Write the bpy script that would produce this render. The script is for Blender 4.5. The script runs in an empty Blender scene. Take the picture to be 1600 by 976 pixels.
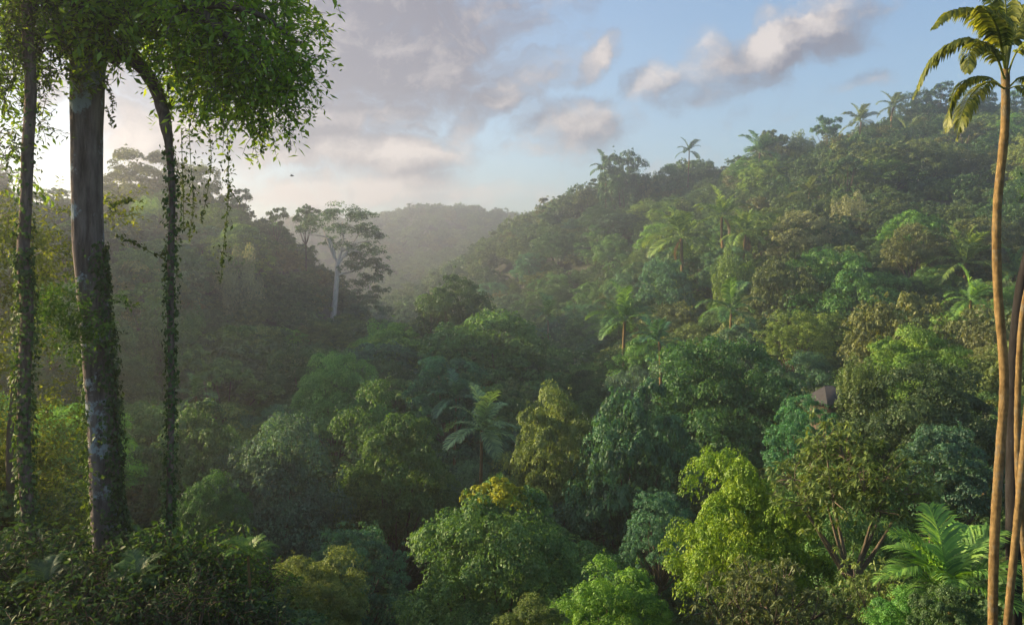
import bpy, math, random
import numpy as np
from math import radians, sin, cos, pi

SC = bpy.context.scene
COL = SC.collection
FPX = 1400.0            # focal length in photo pixels (1600 px wide)
HOR = 430.0             # photo row of the eye level
CZ = 60.0               # eye height above datum

# ------------------------------------------------------------------ camera
cam = bpy.data.cameras.new('camera')
cam.sensor_width = 36.0
cam.lens = FPX / 1600.0 * 36.0
cam.shift_y = (HOR - 488.0) / 1600.0
cam.clip_start = 0.1
cam.clip_end = 12000
cam_o = bpy.data.objects.new('camera', cam)
COL.objects.link(cam_o)
cam_o.location = (0, 0, CZ)
cam_o.rotation_euler = (pi / 2, 0, 0)
SC.camera = cam_o

# ------------------------------------------------------------------ light
SUN_AZ = radians(-74)      # to the left of the view direction (+Y)
SUN_EL = radians(15.8)
SUN_STRENGTH = 5.0
SKY_STRENGTH = 0.095
EXPOSURE = 1.33
HAZE_DENSITY = 0.0010

SC.view_settings.view_transform = 'Standard'
SC.view_settings.look = 'None'
SC.view_settings.exposure = EXPOSURE
SC.view_settings.gamma = 1.0
SC.view_settings.use_curve_mapping = False
SC.render.engine = 'CYCLES'
cy = SC.cycles
cy.use_denoising = True
cy.max_bounces = 7
cy.diffuse_bounces = 3
cy.glossy_bounces = 2
cy.transmission_bounces = 5
cy.volume_bounces = 2
cy.sample_clamp_indirect = 4.0
cy.caustics_reflective = False
cy.caustics_refractive = False

sun = bpy.data.lights.new('sun', 'SUN')
sun.energy = SUN_STRENGTH
sun.angle = radians(0.5)
sun.color = (1.0, 0.72, 0.42)
sun_o = bpy.data.objects.new('sun', sun)
COL.objects.link(sun_o)
sdir = np.array([sin(SUN_AZ) * cos(SUN_EL), cos(SUN_AZ) * cos(SUN_EL), sin(SUN_EL)])
from mathutils import Vector, Matrix
sun_o.rotation_euler = Vector(sdir).to_track_quat('Z', 'Y').to_euler()
sun_o.location = (-150, 60, CZ + 120)

# ------------------------------------------------------------------ world: sky + clouds
W = bpy.data.worlds.new('World')
SC.world = W
W.use_nodes = True
nt = W.node_tree
nt.nodes.clear()
def N(kind, **kw):
    n = nt.nodes.new(kind)
    for k, v in kw.items():
        setattr(n, k, v)
    return n
def L(a, b):
    nt.links.new(a, b)
def math_n(op, a, b=None, clamp=False):
    n = N('ShaderNodeMath', operation=op, use_clamp=clamp)
    for i, v in enumerate((a, b)):
        if v is None:
            continue
        if isinstance(v, (int, float)):
            n.inputs[i].default_value = v
        else:
            L(v, n.inputs[i])
    return n.outputs[0]

sky = N('ShaderNodeTexSky', sky_type='NISHITA', sun_disc=False)
sky.sun_elevation = SUN_EL
sky.sun_rotation = SUN_AZ
sky.altitude = 300
sky.air_density = 1.0
sky.dust_density = 2.0
sky.ozone_density = 2.0
tc = N('ShaderNodeTexCoord')
sep = N('ShaderNodeSeparateXYZ')
L(tc.outputs['Generated'], sep.inputs[0])
az = math_n('ARCTAN2', sep.outputs[0], sep.outputs[1])
el = math_n('ARCSINE', sep.outputs[2])
comb = N('ShaderNodeCombineXYZ')
L(az, comb.inputs[0]); L(el, comb.inputs[1])
# clouds as they stand in the sky: azimuth and elevation (from the row and column), half lengths, tilt, weight
CLOUDS = [
    (540, 60, 330, 170, 22, 1.15), (400, 175, 330, 100, 8, 1.1), (680, 120, 190, 85, 30, 1.1), (800, 130, 120, 50, 28, 0.8),
    (630, 252, 170, 42, 10, 1.05), (470, 240, 240, 48, 2, 1.0), (180, 110, 300, 80, 0, 0.8),
    (745, 180, 140, 36, 32, 0.95), (890, 186, 125, 52, 4, 1.1), (915, 92, 75, 24, 30, 0.75),
    (1200, 80, 170, 55, 24, 1.05), (1040, 125, 85, 34, 14, 0.95), (1265, 35, 90, 55, 25, 0.9),
    (1180, 20, 40, 30, 20, .5), (1375, 118, 70, 18, 8, 0.62), (1330, 15, 90, 20, 10, .6), (730, 55, 120, 34, 24, 0.75),
    (800, 235, 110, 14, 8, 0.6), (560, 300, 480, 36, 0, 0.95), (1130, 100, 150, 45, 22, 0.95),
]
def cloud_field(vec):
    wn = N('ShaderNodeTexNoise', noise_dimensions='2D')
    wn.inputs['Scale'].default_value = 9.0
    wn.inputs['Detail'].default_value = 5
    wn.inputs['Roughness'].default_value = 0.6
    L(vec, wn.inputs['Vector'])
    ws = N('ShaderNodeVectorMath', operation='SUBTRACT'); L(wn.outputs['Color'], ws.inputs[0]); ws.inputs[1].default_value = (0.5, 0.5, 0.5)
    wm = N('ShaderNodeVectorMath', operation='MULTIPLY'); L(ws.outputs[0], wm.inputs[0]); wm.inputs[1].default_value = (0.10, 0.065, 0.0)
    wa = N('ShaderNodeVectorMath', operation='ADD'); L(vec, wa.inputs[0]); L(wm.outputs[0], wa.inputs[1])
    vec = wa.outputs[0]
    acc = None
    for px, py, rx, ry, ang, w in CLOUDS:
        a0 = math.atan((px - 800) / FPX)
        e0 = math.atan((HOR - py) / FPX * cos(a0))
        m = N('ShaderNodeMapping', vector_type='TEXTURE')
        m.inputs['Location'].default_value = (a0, e0, 0)
        m.inputs['Rotation'].default_value = (0, 0, radians(ang))
        m.inputs['Scale'].default_value = (rx / FPX * cos(a0), ry / FPX, 1)
        L(vec, m.inputs['Vector'])
        ln = N('ShaderNodeVectorMath', operation='LENGTH')
        L(m.outputs[0], ln.inputs[0])
        mr = N('ShaderNodeMapRange', interpolation_type='SMOOTHSTEP')
        mr.inputs['From Min'].default_value = 1.55
        mr.inputs['From Max'].default_value = 0.1
        mr.inputs['To Min'].default_value = 0
        mr.inputs['To Max'].default_value = w
        L(ln.outputs['Value'], mr.inputs['Value'])
        acc = mr.outputs[0] if acc is None else math_n('MAXIMUM', acc, mr.outputs[0])
    mp = N('ShaderNodeMapping')
    mp.inputs['Rotation'].default_value = (0, 0, radians(-24))
    mp.inputs['Scale'].default_value = (9, 17, 1)
    L(vec, mp.inputs['Vector'])
    nz = N('ShaderNodeTexNoise', noise_dimensions='2D')
    nz.inputs['Scale'].default_value = 1.0
    nz.inputs['Detail'].default_value = 7
    nz.inputs['Roughness'].default_value = 0.56
    nz.inputs['Distortion'].default_value = 0.4
    L(mp.outputs[0], nz.inputs['Vector'])
    big = N('ShaderNodeTexNoise', noise_dimensions='2D')
    big.inputs['Scale'].default_value = 2.2
    big.inputs['Detail'].default_value = 2
    L(vec, big.inputs['Vector'])
    # broken cloud over the unseen rest of the sky, cover raised for fill light
    rest = N('ShaderNodeMapRange', interpolation_type='SMOOTHSTEP')
    rest.inputs['From Min'].default_value = 0.40
    rest.inputs['From Max'].default_value = 0.62
    rest.inputs['To Max'].default_value = 0.8
    L(big.outputs[0], rest.inputs['Value'])
    hi = N('ShaderNodeMapRange', interpolation_type='SMOOTHSTEP')
    hi.inputs['From Min'].default_value = 0.30
    hi.inputs['From Max'].default_value = 0.50
    sy = N('ShaderNodeSeparateXYZ'); L(vec, sy.inputs[0]); L(sy.outputs[1], hi.inputs['Value'])
    acc = math_n('MAXIMUM', acc, math_n('MULTIPLY', rest.outputs[0], hi.outputs[0]))
    f = math_n('ADD', acc, math_n('MULTIPLY', math_n('SUBTRACT', nz.outputs[0], 0.5), 1.45))
    fn = N('ShaderNodeTexNoise', noise_dimensions='2D')
    fn.inputs['Scale'].default_value = 42.0; fn.inputs['Detail'].default_value = 8; fn.inputs['Roughness'].default_value = 0.62
    L(vec, fn.inputs['Vector'])
    f = math_n('ADD', f, math_n('MULTIPLY', math_n('SUBTRACT', fn.outputs[0], 0.5), 0.55))
    d = N('ShaderNodeMapRange', interpolation_type='SMOOTHSTEP')
    d.inputs['From Min'].default_value = 0.16
    d.inputs['From Max'].default_value = 0.95
    L(f, d.inputs['Value'])
    return d.outputs[0], f
dens, f0 = cloud_field(comb.outputs[0])
off = N('ShaderNodeVectorMath', operation='ADD')
L(comb.outputs[0], off.inputs[0])
off.inputs[1].default_value = (-0.026, 0.020, 0)
dens2, f1 = cloud_field(off.outputs[0])
lowg = N('ShaderNodeMapRange', interpolation_type='SMOOTHSTEP')
lowg.inputs['From Min'].default_value = 0.19
lowg.inputs['From Max'].default_value = 0.07
lowg.inputs['To Max'].default_value = 0.85
L(el, lowg.inputs['Value'])
lit = math_n('ADD', lowg.outputs[0], math_n('ADD', math_n('MULTIPLY', math_n('SUBTRACT', f0, f1), 1.15), 0.08), clamp=True)
cr = N('ShaderNodeMix', data_type='RGBA')
cr.inputs['A'].default_value = (0.16, 0.155, 0.182, 1)
cr.inputs['B'].default_value = (0.55, 0.485, 0.44, 1)
L(lit, cr.inputs['Factor'])
bg1 = N('ShaderNodeBackground'); bg1.inputs[1].default_value = SKY_STRENGTH
bg2 = N('ShaderNodeBackground'); bg2.inputs[1].default_value = 0.66
L(sky.outputs[0], bg1.inputs[0]); L(cr.outputs['Result'], bg2.inputs[0])
mx = N('ShaderNodeMixShader')
L(math_n('MULTIPLY', dens, 0.93), mx.inputs[0])
L(bg1.outputs[0], mx.inputs[1]); L(bg2.outputs[0], mx.inputs[2])
out = N('ShaderNodeOutputWorld')
L(mx.outputs[0], out.inputs[0])

# ------------------------------------------------------------------ helpers
RNG = np.random.default_rng(7)
def at(px, py, D):
    return np.array([(px - 800) / FPX * D, D, CZ + (HOR - py) / FPX * D])
def to_px(p):
    return 800 + p[0] / p[1] * FPX, HOR - (p[2] - CZ) / p[1] * FPX
def nrm(v):
    return v / np.maximum(np.linalg.norm(v, axis=-1, keepdims=True), 1e-9)

def make_mesh(name, parts, mat, smooth=False):
    """parts: list of (verts Nx3, faces nxk, rnd N or None)"""
    vs, lo, tot, rn, base = [], [], [], [], 0
    for p in parts:
        v, f = np.asarray(p[0], float), np.asarray(p[1], int)
        r = p[2] if len(p) > 2 and p[2] is not None else np.full(len(v), 0.5)
        vs.append(v); lo.append((f + base).ravel()); tot.append(np.full(len(f), f.shape[1])); rn.append(r)
        base += len(v)
    V = np.concatenate(vs); LO = np.concatenate(lo); T = np.concatenate(tot); R = np.concatenate(rn)
    me = bpy.data.meshes.new(name)
    me.vertices.add(len(V)); me.vertices.foreach_set('co', V.ravel())
    me.loops.add(len(LO)); me.loops.foreach_set('vertex_index', LO.astype(np.int32))
    me.polygons.add(len(T))
    st = np.concatenate([[0], np.cumsum(T)[:-1]])
    me.polygons.foreach_set('loop_start', st.astype(np.int32))
    a = me.attributes.new('rnd', 'FLOAT', 'POINT')
    a.data.foreach_set('value', R.astype(np.float32))
    if smooth:
        me.polygons.foreach_set('use_smooth', np.ones(len(T), bool))
    me.update(calc_edges=True)
    me.materials.append(mat)
    return me
def link(name, me, parent=None, color=None, loc=None, rot=None, scale=None):
    o = bpy.data.objects.new(name, me)
    COL.objects.link(o)
    if parent is not None:
        o.parent = parent
    if color is not None:
        o.color = (*color, 1)
    if loc is not None:
        o.location = loc
    if rot is not None:
        o.rotation_euler = rot
    if scale is not None:
        o.scale = scale
    return o
def empty(name, loc, label=None, cat=None, group=None):
    o = bpy.data.objects.new(name, None)
    COL.objects.link(o)
    o.location = loc
    o.empty_display_size = 0.5
    tag(o, label, cat, group)
    return o
def tag(o, label=None, cat=None, group=None, kind=None):
    if label: o['label'] = label
    if cat: o['category'] = cat
    if group: o['group'] = group
    if kind: o['kind'] = kind
    return o

def smooth_path(P, n):
    P = np.asarray(P, float)
    if len(P) < 3:
        t = np.linspace(0, 1, n)[:, None]
        return P[0] * (1 - t) + P[-1] * t
    Q = np.vstack([2 * P[0] - P[1], P, 2 * P[-1] - P[-2]])
    out = []
    segs = len(P) - 1
    for s in np.linspace(0, segs - 1e-6, n):
        i = int(s); t = s - i
        a, b, c, d = Q[i], Q[i + 1], Q[i + 2], Q[i + 3]
        out.append(0.5 * ((2 * b) + (-a + c) * t + (2 * a - 5 * b + 4 * c - d) * t * t + (-a + 3 * b - 3 * c + d) * t ** 3))
    return np.array(out)
def tube(P, R, sides=6, lobes=0, lamp=0.0, rng=None, rough=0.0, twist=0.0):
    P = np.asarray(P, float); n = len(P)
    R = np.broadcast_to(np.asarray(R, float), (n,))
    T = nrm(np.gradient(P, axis=0))
    ref = np.array([1.0, 0, 0]) if abs(T[0][0]) < 0.8 else np.array([0, 1.0, 0])
    th = np.linspace(0, 2 * pi, sides, endpoint=False)
    V = []
    for i in range(n):
        u = nrm(ref - T[i] * np.dot(ref, T[i])); ref = u
        w = np.cross(T[i], u)
        r = R[i] * (1 + lamp * np.cos(lobes * th + twist * i / n)) if lobes else np.full(sides, R[i])
        if rng is not None and rough:
            r = r * (1 + rng.normal(0, rough, sides))
        V.append(P[i] + np.outer(np.cos(th) * r, u) + np.outer(np.sin(th) * r, w))
    V = np.concatenate(V)
    i = np.arange(n - 1)[:, None] * sides
    j = np.arange(sides)[None, :]; k = (j + 1) % sides
    F = np.stack([i + j, i + k, i + sides + k, i + sides + j], -1).reshape(-1, 4)
    return V, F, None

def leaves(P, Nn, ln, wd, rng, T=None, rnd=None, fold=0.18):
    """pointed four-cornered leaves, folded a little along the midrib"""
    n = len(P)
    Nn = nrm(Nn)
    if T is None:
        T = rng.normal(size=(n, 3))
    T = nrm(T - Nn * np.sum(T * Nn, 1, keepdims=True))
    B = np.cross(Nn, T)
    ln = np.broadcast_to(np.asarray(ln, float), (n,))[:, None]
    wd = np.broadcast_to(np.asarray(wd, float), (n,))[:, None]
    V = np.empty((n, 4, 3))
    V[:, 0] = P - T * ln * 0.5
    V[:, 1] = P + B * wd * 0.5 + Nn * wd * fold - T * ln * 0.06
    V[:, 2] = P + T * ln * 0.5
    V[:, 3] = P - B * wd * 0.5 + Nn * wd * fold - T * ln * 0.06
    F = np.arange(n * 4).reshape(n, 4)
    F = np.concatenate([F[:, [0, 1, 2]], F[:, [0, 2, 3]]])
    if rnd is None:
        rnd = rng.random(n)
    return V.reshape(-1, 3), F, np.repeat(rnd, 4)

def puffs(rng, C, r, per, ln, asp=0.5, flat=1.0, up=0.55, jit=0.42, top=0.85, inner=0.72):
    """leaves spread over many small puffs"""
    C = np.repeat(C, per, 0); r = np.repeat(np.broadcast_to(r, (len(C) // per,)), per)[:, None]
    d = nrm(rng.normal(size=C.shape))
    flip = rng.random(len(C)) < top
    d[:, 2] = np.where(flip, np.abs(d[:, 2]), d[:, 2])
    p = C + d * r * (inner + (1 - inner) * rng.random((len(C), 1)) ** 0.5) * np.array([1, 1, flat])
    nn = d * 1.0 + np.array([0, 0, up]) + rng.normal(0, jit, C.shape)
    T = rng.normal(size=C.shape) + np.array([0, 0, -0.15])
    l = ln * (0.65 + 0.7 * rng.random(len(C)))
    # a puff shares a tone, its leaves vary round it
    tone = np.repeat(rng.random(len(C) // per), per) * 0.68 + rng.random(len(C)) * 0.32
    return leaves(p, nn, l, l * asp, rng, T, tone)

# ------------------------------------------------------------------ materials
def mat_new(name):
    m = bpy.data.materials.new(name)
    m.use_nodes = True
    m.node_tree.nodes.clear()
    return m
def leaf_material(name, per_instance=False, trans=0.30, gloss=0.025):
    m = mat_new(name); t = m.node_tree
    def n(k, **kw):
        x = t.nodes.new(k)
        for a, b in kw.items(): setattr(x, a, b)
        return x
    oi = n('ShaderNodeObjectInfo')
    at_ = n('ShaderNodeAttribute', attribute_name='rnd')
    if per_instance:
        ramp = n('ShaderNodeValToRGB')
        e = ramp.color_ramp.elements
        e[0].position = 0; e[0].color = (0.055, 0.12, 0.048, 1)
        e[1].position = 1; e[1].color = (0.13, 0.145, 0.05, 1)
        for pos, c in ((0.3, (0.078, 0.17, 0.062, 1)), (0.55, (0.10, 0.16, 0.072, 1)), (0.8, (0.10, 0.2, 0.055, 1))):
            x = e.new(pos); x.color = c
        t.links.new(oi.outputs['Random'], ramp.inputs[0])
        colr = ramp.outputs[0]
    else:
        colr = oi.outputs['Color']
    hs = n('ShaderNodeHueSaturation')
    mr = n('ShaderNodeMapRange'); mr.inputs['To Min'].default_value = 0.5; mr.inputs['To Max'].default_value = 1.55
    t.links.new(at_.outputs['Fac'], mr.inputs['Value']); t.links.new(mr.outputs[0], hs.inputs['Value'])
    mh = n('ShaderNodeMapRange'); mh.inputs['To Min'].default_value = 0.525; mh.inputs['To Max'].default_value = 0.475
    t.links.new(at_.outputs['Fac'], mh.inputs['Value']); t.links.new(mh.outputs[0], hs.inputs['Hue'])
    t.links.new(colr, hs.inputs['Color'])
    df = n('ShaderNodeBsdfDiffuse'); t.links.new(hs.outputs[0], df.inputs[0])
    tr = n('ShaderNodeBsdfTranslucent')
    mul = n('ShaderNodeMix', data_type='RGBA', blend_type='MULTIPLY'); mul.inputs['Factor'].default_value = 1
    mul.inputs['B'].default_value = (1.9, 1.7, 0.55, 1)
    t.links.new(hs.outputs[0], mul.inputs['A']); t.links.new(mul.outputs['Result'], tr.inputs[0])
    mx = n('ShaderNodeMixShader'); mx.inputs[0].default_value = trans
    t.links.new(df.outputs[0], mx.inputs[1]); t.links.new(tr.outputs[0], mx.inputs[2])
    gl = n('ShaderNodeBsdfGlossy'); gl.inputs['Roughness'].default_value = 0.5
    gl.inputs['Color'].default_value = (0.8, 0.85, 0.8, 1)
    m2 = n('ShaderNodeMixShader'); m2.inputs[0].default_value = gloss
    t.links.new(mx.outputs[0], m2.inputs[1]); t.links.new(gl.outputs[0], m2.inputs[2])
    o = n('ShaderNodeOutputMaterial'); t.links.new(m2.outputs[0], o.inputs[0])
    return m
def bark_material(name, c1, c2, patch=None, scale=3.0, stretch=0.25, rings=False, patch_lo=0.55, soft=0.1, relief=0.03):
    m = mat_new(name); t = m.node_tree
    def n(k, **kw):
        x = t.nodes.new(k)
        for a, b in kw.items(): setattr(x, a, b)
        return x
    tc_ = n('ShaderNodeTexCoord')
    mp = n('ShaderNodeMapping'); mp.inputs['Scale'].default_value = (1, 1, stretch)
    t.links.new(tc_.outputs['Object'], mp.inputs[0])
    nz = n('ShaderNodeTexNoise'); nz.inputs['Scale'].default_value = scale * 3; nz.inputs['Detail'].default_value = 8
    nz.inputs['Roughness'].default_value = 0.65
    t.links.new(mp.outputs[0], nz.inputs['Vector'])
    mx = n('ShaderNodeMix', data_type='RGBA'); mx.inputs['A'].default_value = (*c1, 1); mx.inputs['B'].default_value = (*c2, 1)
    rmp = n('ShaderNodeMapRange'); rmp.inputs['From Min'].default_value = 0.35; rmp.inputs['From Max'].default_value = 0.65
    t.links.new(nz.outputs[0], rmp.inputs['Value']); t.links.new(rmp.outputs[0], mx.inputs['Factor'])
    colr = mx.outputs['Result']; hgt = nz.outputs[0]
    if patch:
        n2 = n('ShaderNodeTexNoise'); n2.inputs['Scale'].default_value = scale * 0.8; n2.inputs['Detail'].default_value = 12
        n2.inputs['Roughness'].default_value = 0.7
        mp2 = n('ShaderNodeMapping'); mp2.inputs['Scale'].default_value = (1, 1, 0.8)
        t.links.new(tc_.outputs['Object'], mp2.inputs[0]); t.links.new(mp2.outputs[0], n2.inputs['Vector'])
        r2 = n('ShaderNodeMapRange'); r2.inputs['From Min'].default_value = patch_lo; r2.inputs['From Max'].default_value = patch_lo + soft
        t.links.new(n2.outputs[0], r2.inputs['Value'])
        m3 = n('ShaderNodeMix', data_type='RGBA'); m3.inputs['B'].default_value = (*patch, 1)
        t.links.new(r2.outputs[0], m3.inputs['Factor']); t.links.new(colr, m3.inputs['A'])
        colr = m3.outputs['Result']
    if rings:
        sp = n('ShaderNodeSeparateXYZ'); t.links.new(tc_.outputs['Object'], sp.inputs[0])
        wv = n('ShaderNodeTexWave', wave_type='BANDS', bands_direction='Z', wave_profile='SIN')
        wv.inputs['Scale'].default_value = 2.6; wv.inputs['Distortion'].default_value = 3.5; wv.inputs['Detail'].default_value = 2
        t.links.new(tc_.outputs['Object'], wv.inputs['Vector'])
        m4 = n('ShaderNodeMix', data_type='RGBA', blend_type='MULTIPLY'); m4.inputs['Factor'].default_value = 0.13
        t.links.new(colr, m4.inputs['A']); t.links.new(wv.outputs[0], m4.inputs['B'])
        colr = m4.outputs['Result']
    bs = n('ShaderNodeBsdfPrincipled'); bs.inputs['Roughness'].default_value = 0.9; bs.inputs['Specular IOR Level'].default_value = 0.12
    t.links.new(colr, bs.inputs['Base Color'])
    bp = n('ShaderNodeBump'); bp.inputs['Strength'].default_value = 0.6; bp.inputs['Distance'].default_value = relief
    t.links.new(hgt, bp.inputs['Height']); t.links.new(bp.outputs[0], bs.inputs['Normal'])
    o = n('ShaderNodeOutputMaterial'); t.links.new(bs.outputs[0], o.inputs[0])
    return m
M_LEAF = leaf_material('leaf')
M_FOREST = leaf_material('forest_leaf', per_instance=True)
M_CANOPY = leaf_material('canopy_leaf', trans=0.45, gloss=0.03)
M_FROND = leaf_material('frond_leaf', trans=0.30, gloss=0.05)
M_BARK = bark_material('bark', (0.055, 0.042, 0.03), (0.14, 0.115, 0.085), scale=2)
M_PALE = bark_material('pale_bark', (0.20, 0.185, 0.16), (0.34, 0.32, 0.28), scale=1.2)
M_LICHEN = bark_material('lichen_bark', (0.05, 0.043, 0.041), (0.19, 0.17, 0.16), patch=(0.25, 0.31, 0.34), scale=2.6, stretch=0.14, patch_lo=0.54, soft=0.05, relief=0.09)
M_LIANA = bark_material('liana_bark', (0.06, 0.05, 0.045), (0.18, 0.15, 0.13), scale=5, stretch=0.2)
M_PALM = bark_material('palm_bark', (0.12, 0.082, 0.034), (0.27, 0.195, 0.085), patch=(0.17, 0.15, 0.10), scale=3.2, stretch=0.5, rings=True, patch_lo=0.54, soft=0.06, relief=0.05)
M_WHITE = bark_material('white_bark', (0.42, 0.40, 0.36), (0.62, 0.60, 0.55), scale=1.2)
M_TAN = bark_material('tan_bark', (0.10, 0.085, 0.06), (0.22, 0.19, 0.14), scale=2)
M_DARK = bark_material('dark_bark', (0.012, 0.011, 0.010), (0.03, 0.03, 0.03), patch=(0.06, 0.07, 0.08), scale=2.2, patch_lo=0.62)
def ground_material():
    m = mat_new('forest_floor'); t = m.node_tree
    tc_ = t.nodes.new('ShaderNodeTexCoord')
    nz = t.nodes.new('ShaderNodeTexNoise'); nz.inputs['Scale'].default_value = 0.35; nz.inputs['Detail'].default_value = 9
    t.links.new(tc_.outputs['Object'], nz.inputs['Vector'])
    r = t.nodes.new('ShaderNodeValToRGB')
    r.color_ramp.elements[0].color = (0.018, 0.026, 0.012, 1); r.color_ramp.elements[0].position = 0.35
    r.color_ramp.elements[1].color = (0.05, 0.06, 0.022, 1); r.color_ramp.elements[1].position = 0.7
    t.links.new(nz.outputs[0], r.inputs[0])
    b = t.nodes.new('ShaderNodeBsdfPrincipled'); b.inputs['Roughness'].default_value = 0.95
    t.links.new(r.outputs[0], b.inputs['Base Color'])
    o = t.nodes.new('ShaderNodeOutputMaterial'); t.links.new(b.outputs[0], o.inputs[0])
    return m

# ------------------------------------------------------------------ terrain
# (column, distance, ground height against eye level)
GP = [
    (-600, 8, -4.0), (150, 8, -4.2), (800, 8, -4.2), (1560, 8, -4.0), (2200, 8, -3.0),
    (-600, 16, -4.0), (150, 16, -5.6), (800, 16, -8.5), (1560, 16, -7.4), (2200, 16, -5.0),
    (-600, 30, -6.0), (100, 30, -8.5), (800, 30, -15), (1400, 30, -13), (2200, 30, -6.0),
    (-600, 46, -9.0), (100, 46, -13), (450, 46, -21), (800, 46, -22.5), (1200, 46, -19), (1600, 46, -15), (2200, 46, -7),
    (-600, 85, -5.0), (0, 85, -12), (300, 85, -24), (800, 85, -30), (1130, 85, -26), (1600, 85, -16), (2200, 85, -4),
    (-600, 125, 14), (0, 115, -9), (300, 115, -22), (600, 120, -25), (800, 125, -24), (1000, 125, -25), (1200, 125, -20), (1400, 125, -14), (1600, 125, -10), (2200, 125, 4),  # off-frame hill at the far left raised to shade the valley
    (600, 150, -21), (720, 150, -19), (900, 150, -27), (1000, 150, -24), (1400, 150, -7), (1600, 150, -4),
    (0, 160, 2), (300, 160, -9), (450, 160, -14),
    (-600, 200, 22), (0, 200, 11), (220, 200, 8), (400, 200, 3), (540, 200, -11), (620, 200, -22), (750, 190, -25), (900, 200, -27), (1000, 200, -18), (1200, 200, 2), (1400, 200, 11), (1600, 200, 14), (2200, 200, 22),
    (-600, 240, 24), (-100, 240, 16), (220, 240, 20), (400, 240, 10), (500, 240, -2), (620, 240, -24), (850, 240, -26), (1000, 240, -12), (1200, 240, 17), (1400, 240, 28), (1600, 240, 30), (2200, 240, 38),
    (220, 290, 6), (0, 290, 8), (600, 290, -26), (800, 290, -24), (950, 290, -4), (1080, 290, 16), (1180, 290, 30), (1300, 290, 38), (1480, 290, 51), (1600, 290, 48), (2200, 290, 52),
    (300, 340, -8), (600, 340, -27), (750, 340, -20), (880, 350, 17), (970, 345, 25), (1080, 345, 30), (1300, 360, 36), (1480, 380, 45),
    (-600, 400, 5), (600, 420, -28), (740, 430, -2), (810, 420, 11), (1100, 430, 12), (2200, 400, 40),
    (850, 500, 20), (600, 520, -27), (690, 510, -14), (300, 500, -15), (-600, 550, 0), (1400, 550, 20),
    (690, 640, 5), (560, 640, -6), (820, 640, 12),
    (450, 800, 36), (570, 800, 38), (640, 800, 47), (700, 800, 51), (770, 800, 45), (850, 800, 37), (950, 800, 32), (0, 800, 25), (-600, 800, 20), (1100, 800, 25), (2200, 800, 25),
    (690, 1100, 25), (0, 1100, 15), (1600, 1100, 15), (-600, 2000, 5), (800, 2000, 5), (2200, 2000, 5), (800, 4500, 0), (-600, 4500, 0), (2200, 4500, 0),
]
G = np.array(GP, float)
def uv_of(px, D):
    return np.stack([px / 420.0, 2.6 * np.log(D)], -1)
UVC = uv_of(G[:, 0], G[:, 1])
def tps(r2):
    return 0.5 * r2 * np.log(np.maximum(r2, 1e-12))
def _solve():
    n = len(G)
    K = tps(((UVC[:, None] - UVC[None]) ** 2).sum(-1)) + np.eye(n) * 0.02
    P = np.concatenate([np.ones((n, 1)), UVC], 1)
    A = np.block([[K, P], [P.T, np.zeros((3, 3))]])
    return np.linalg.solve(A, np.concatenate([G[:, 2], np.zeros(3)]))
TPSW = _solve()
def ground(x, y):
    x = np.atleast_1d(np.asarray(x, float)); y = np.atleast_1d(np.asarray(y, float))
    D = np.clip(y, 8, 4500)
    px = np.clip(800 + x / D * FPX, -600, 2200)
    uv = uv_of(px, D)
    out = np.empty(len(x))
    for s in range(0, len(x), 4000):
        u = uv[s:s + 4000]
        out[s:s + 4000] = tps(((u[:, None] - UVC[None]) ** 2).sum(-1)) @ TPSW[:-3] + TPSW[-3] + u @ TPSW[-2:]
    return out + CZ
def gz(x, y):
    return float(ground(x, y)[0])

ys = np.concatenate([[-400, -150, -60, -20, 0], np.geomspace(8, 4500, 130)])
xs_h = np.geomspace(2, 4500, 75)
xs = np.concatenate([-xs_h[::-1], [0], xs_h])
XX, YY = np.meshgrid(xs, ys)
ZZ = ground(XX.ravel(), YY.ravel())
ZZ += RNG.normal(0, 0.15, ZZ.shape) * (YY.ravel() > 10)
nx, ny = len(xs), len(ys)
ii = (np.arange(ny - 1)[:, None] * nx + np.arange(nx - 1)[None]).ravel()
TF = np.stack([ii, ii + 1, ii + nx + 1, ii + nx], -1)
TV = np.stack([XX.ravel(), YY.ravel(), ZZ], -1)
terr = link('ground', make_mesh('ground', [(TV, TF)], ground_material(), True))
tag(terr, kind='structure')
ZLOW = ZZ.min()

# ------------------------------------------------------------------ crown prototypes (unit size)
def fib_dirs(n, zmin, rng):
    i = np.arange(n) + 0.5
    z = zmin + (1 - zmin) * (1 - i / n)
    ph = i * 2.399963 + rng.random() * 6
    r = np.sqrt(np.maximum(0, 1 - z * z))
    return np.stack([r * np.cos(ph), r * np.sin(ph), z], -1)
def limbs(rng, C, base=(0, 0, -0.75), r0=0.035, frac=0.8):
    parts = []
    b = np.array(base, float)
    for c in C:
        e = b + (c - b) * frac
        mid = b + (e - b) * 0.5 + np.array([0, 0, -0.06]) + rng.normal(0, 0.04, 3)
        parts.append(tube(smooth_path([b, mid, e], 6), np.linspace(r0, r0 * 0.25, 6), 5))
    return parts
class Proto:
    pass
PROTOS = {}
def add_proto(kind, crown_parts, branch_parts, bark=None, leaf=None):
    p = Proto()
    p.crown = make_mesh('crown', crown_parts, leaf or M_LEAF)
    p.branches = make_mesh('branches', branch_parts, bark or M_BARK, True)
    PROTOS.setdefault(kind, []).append(p)
    return p
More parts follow.
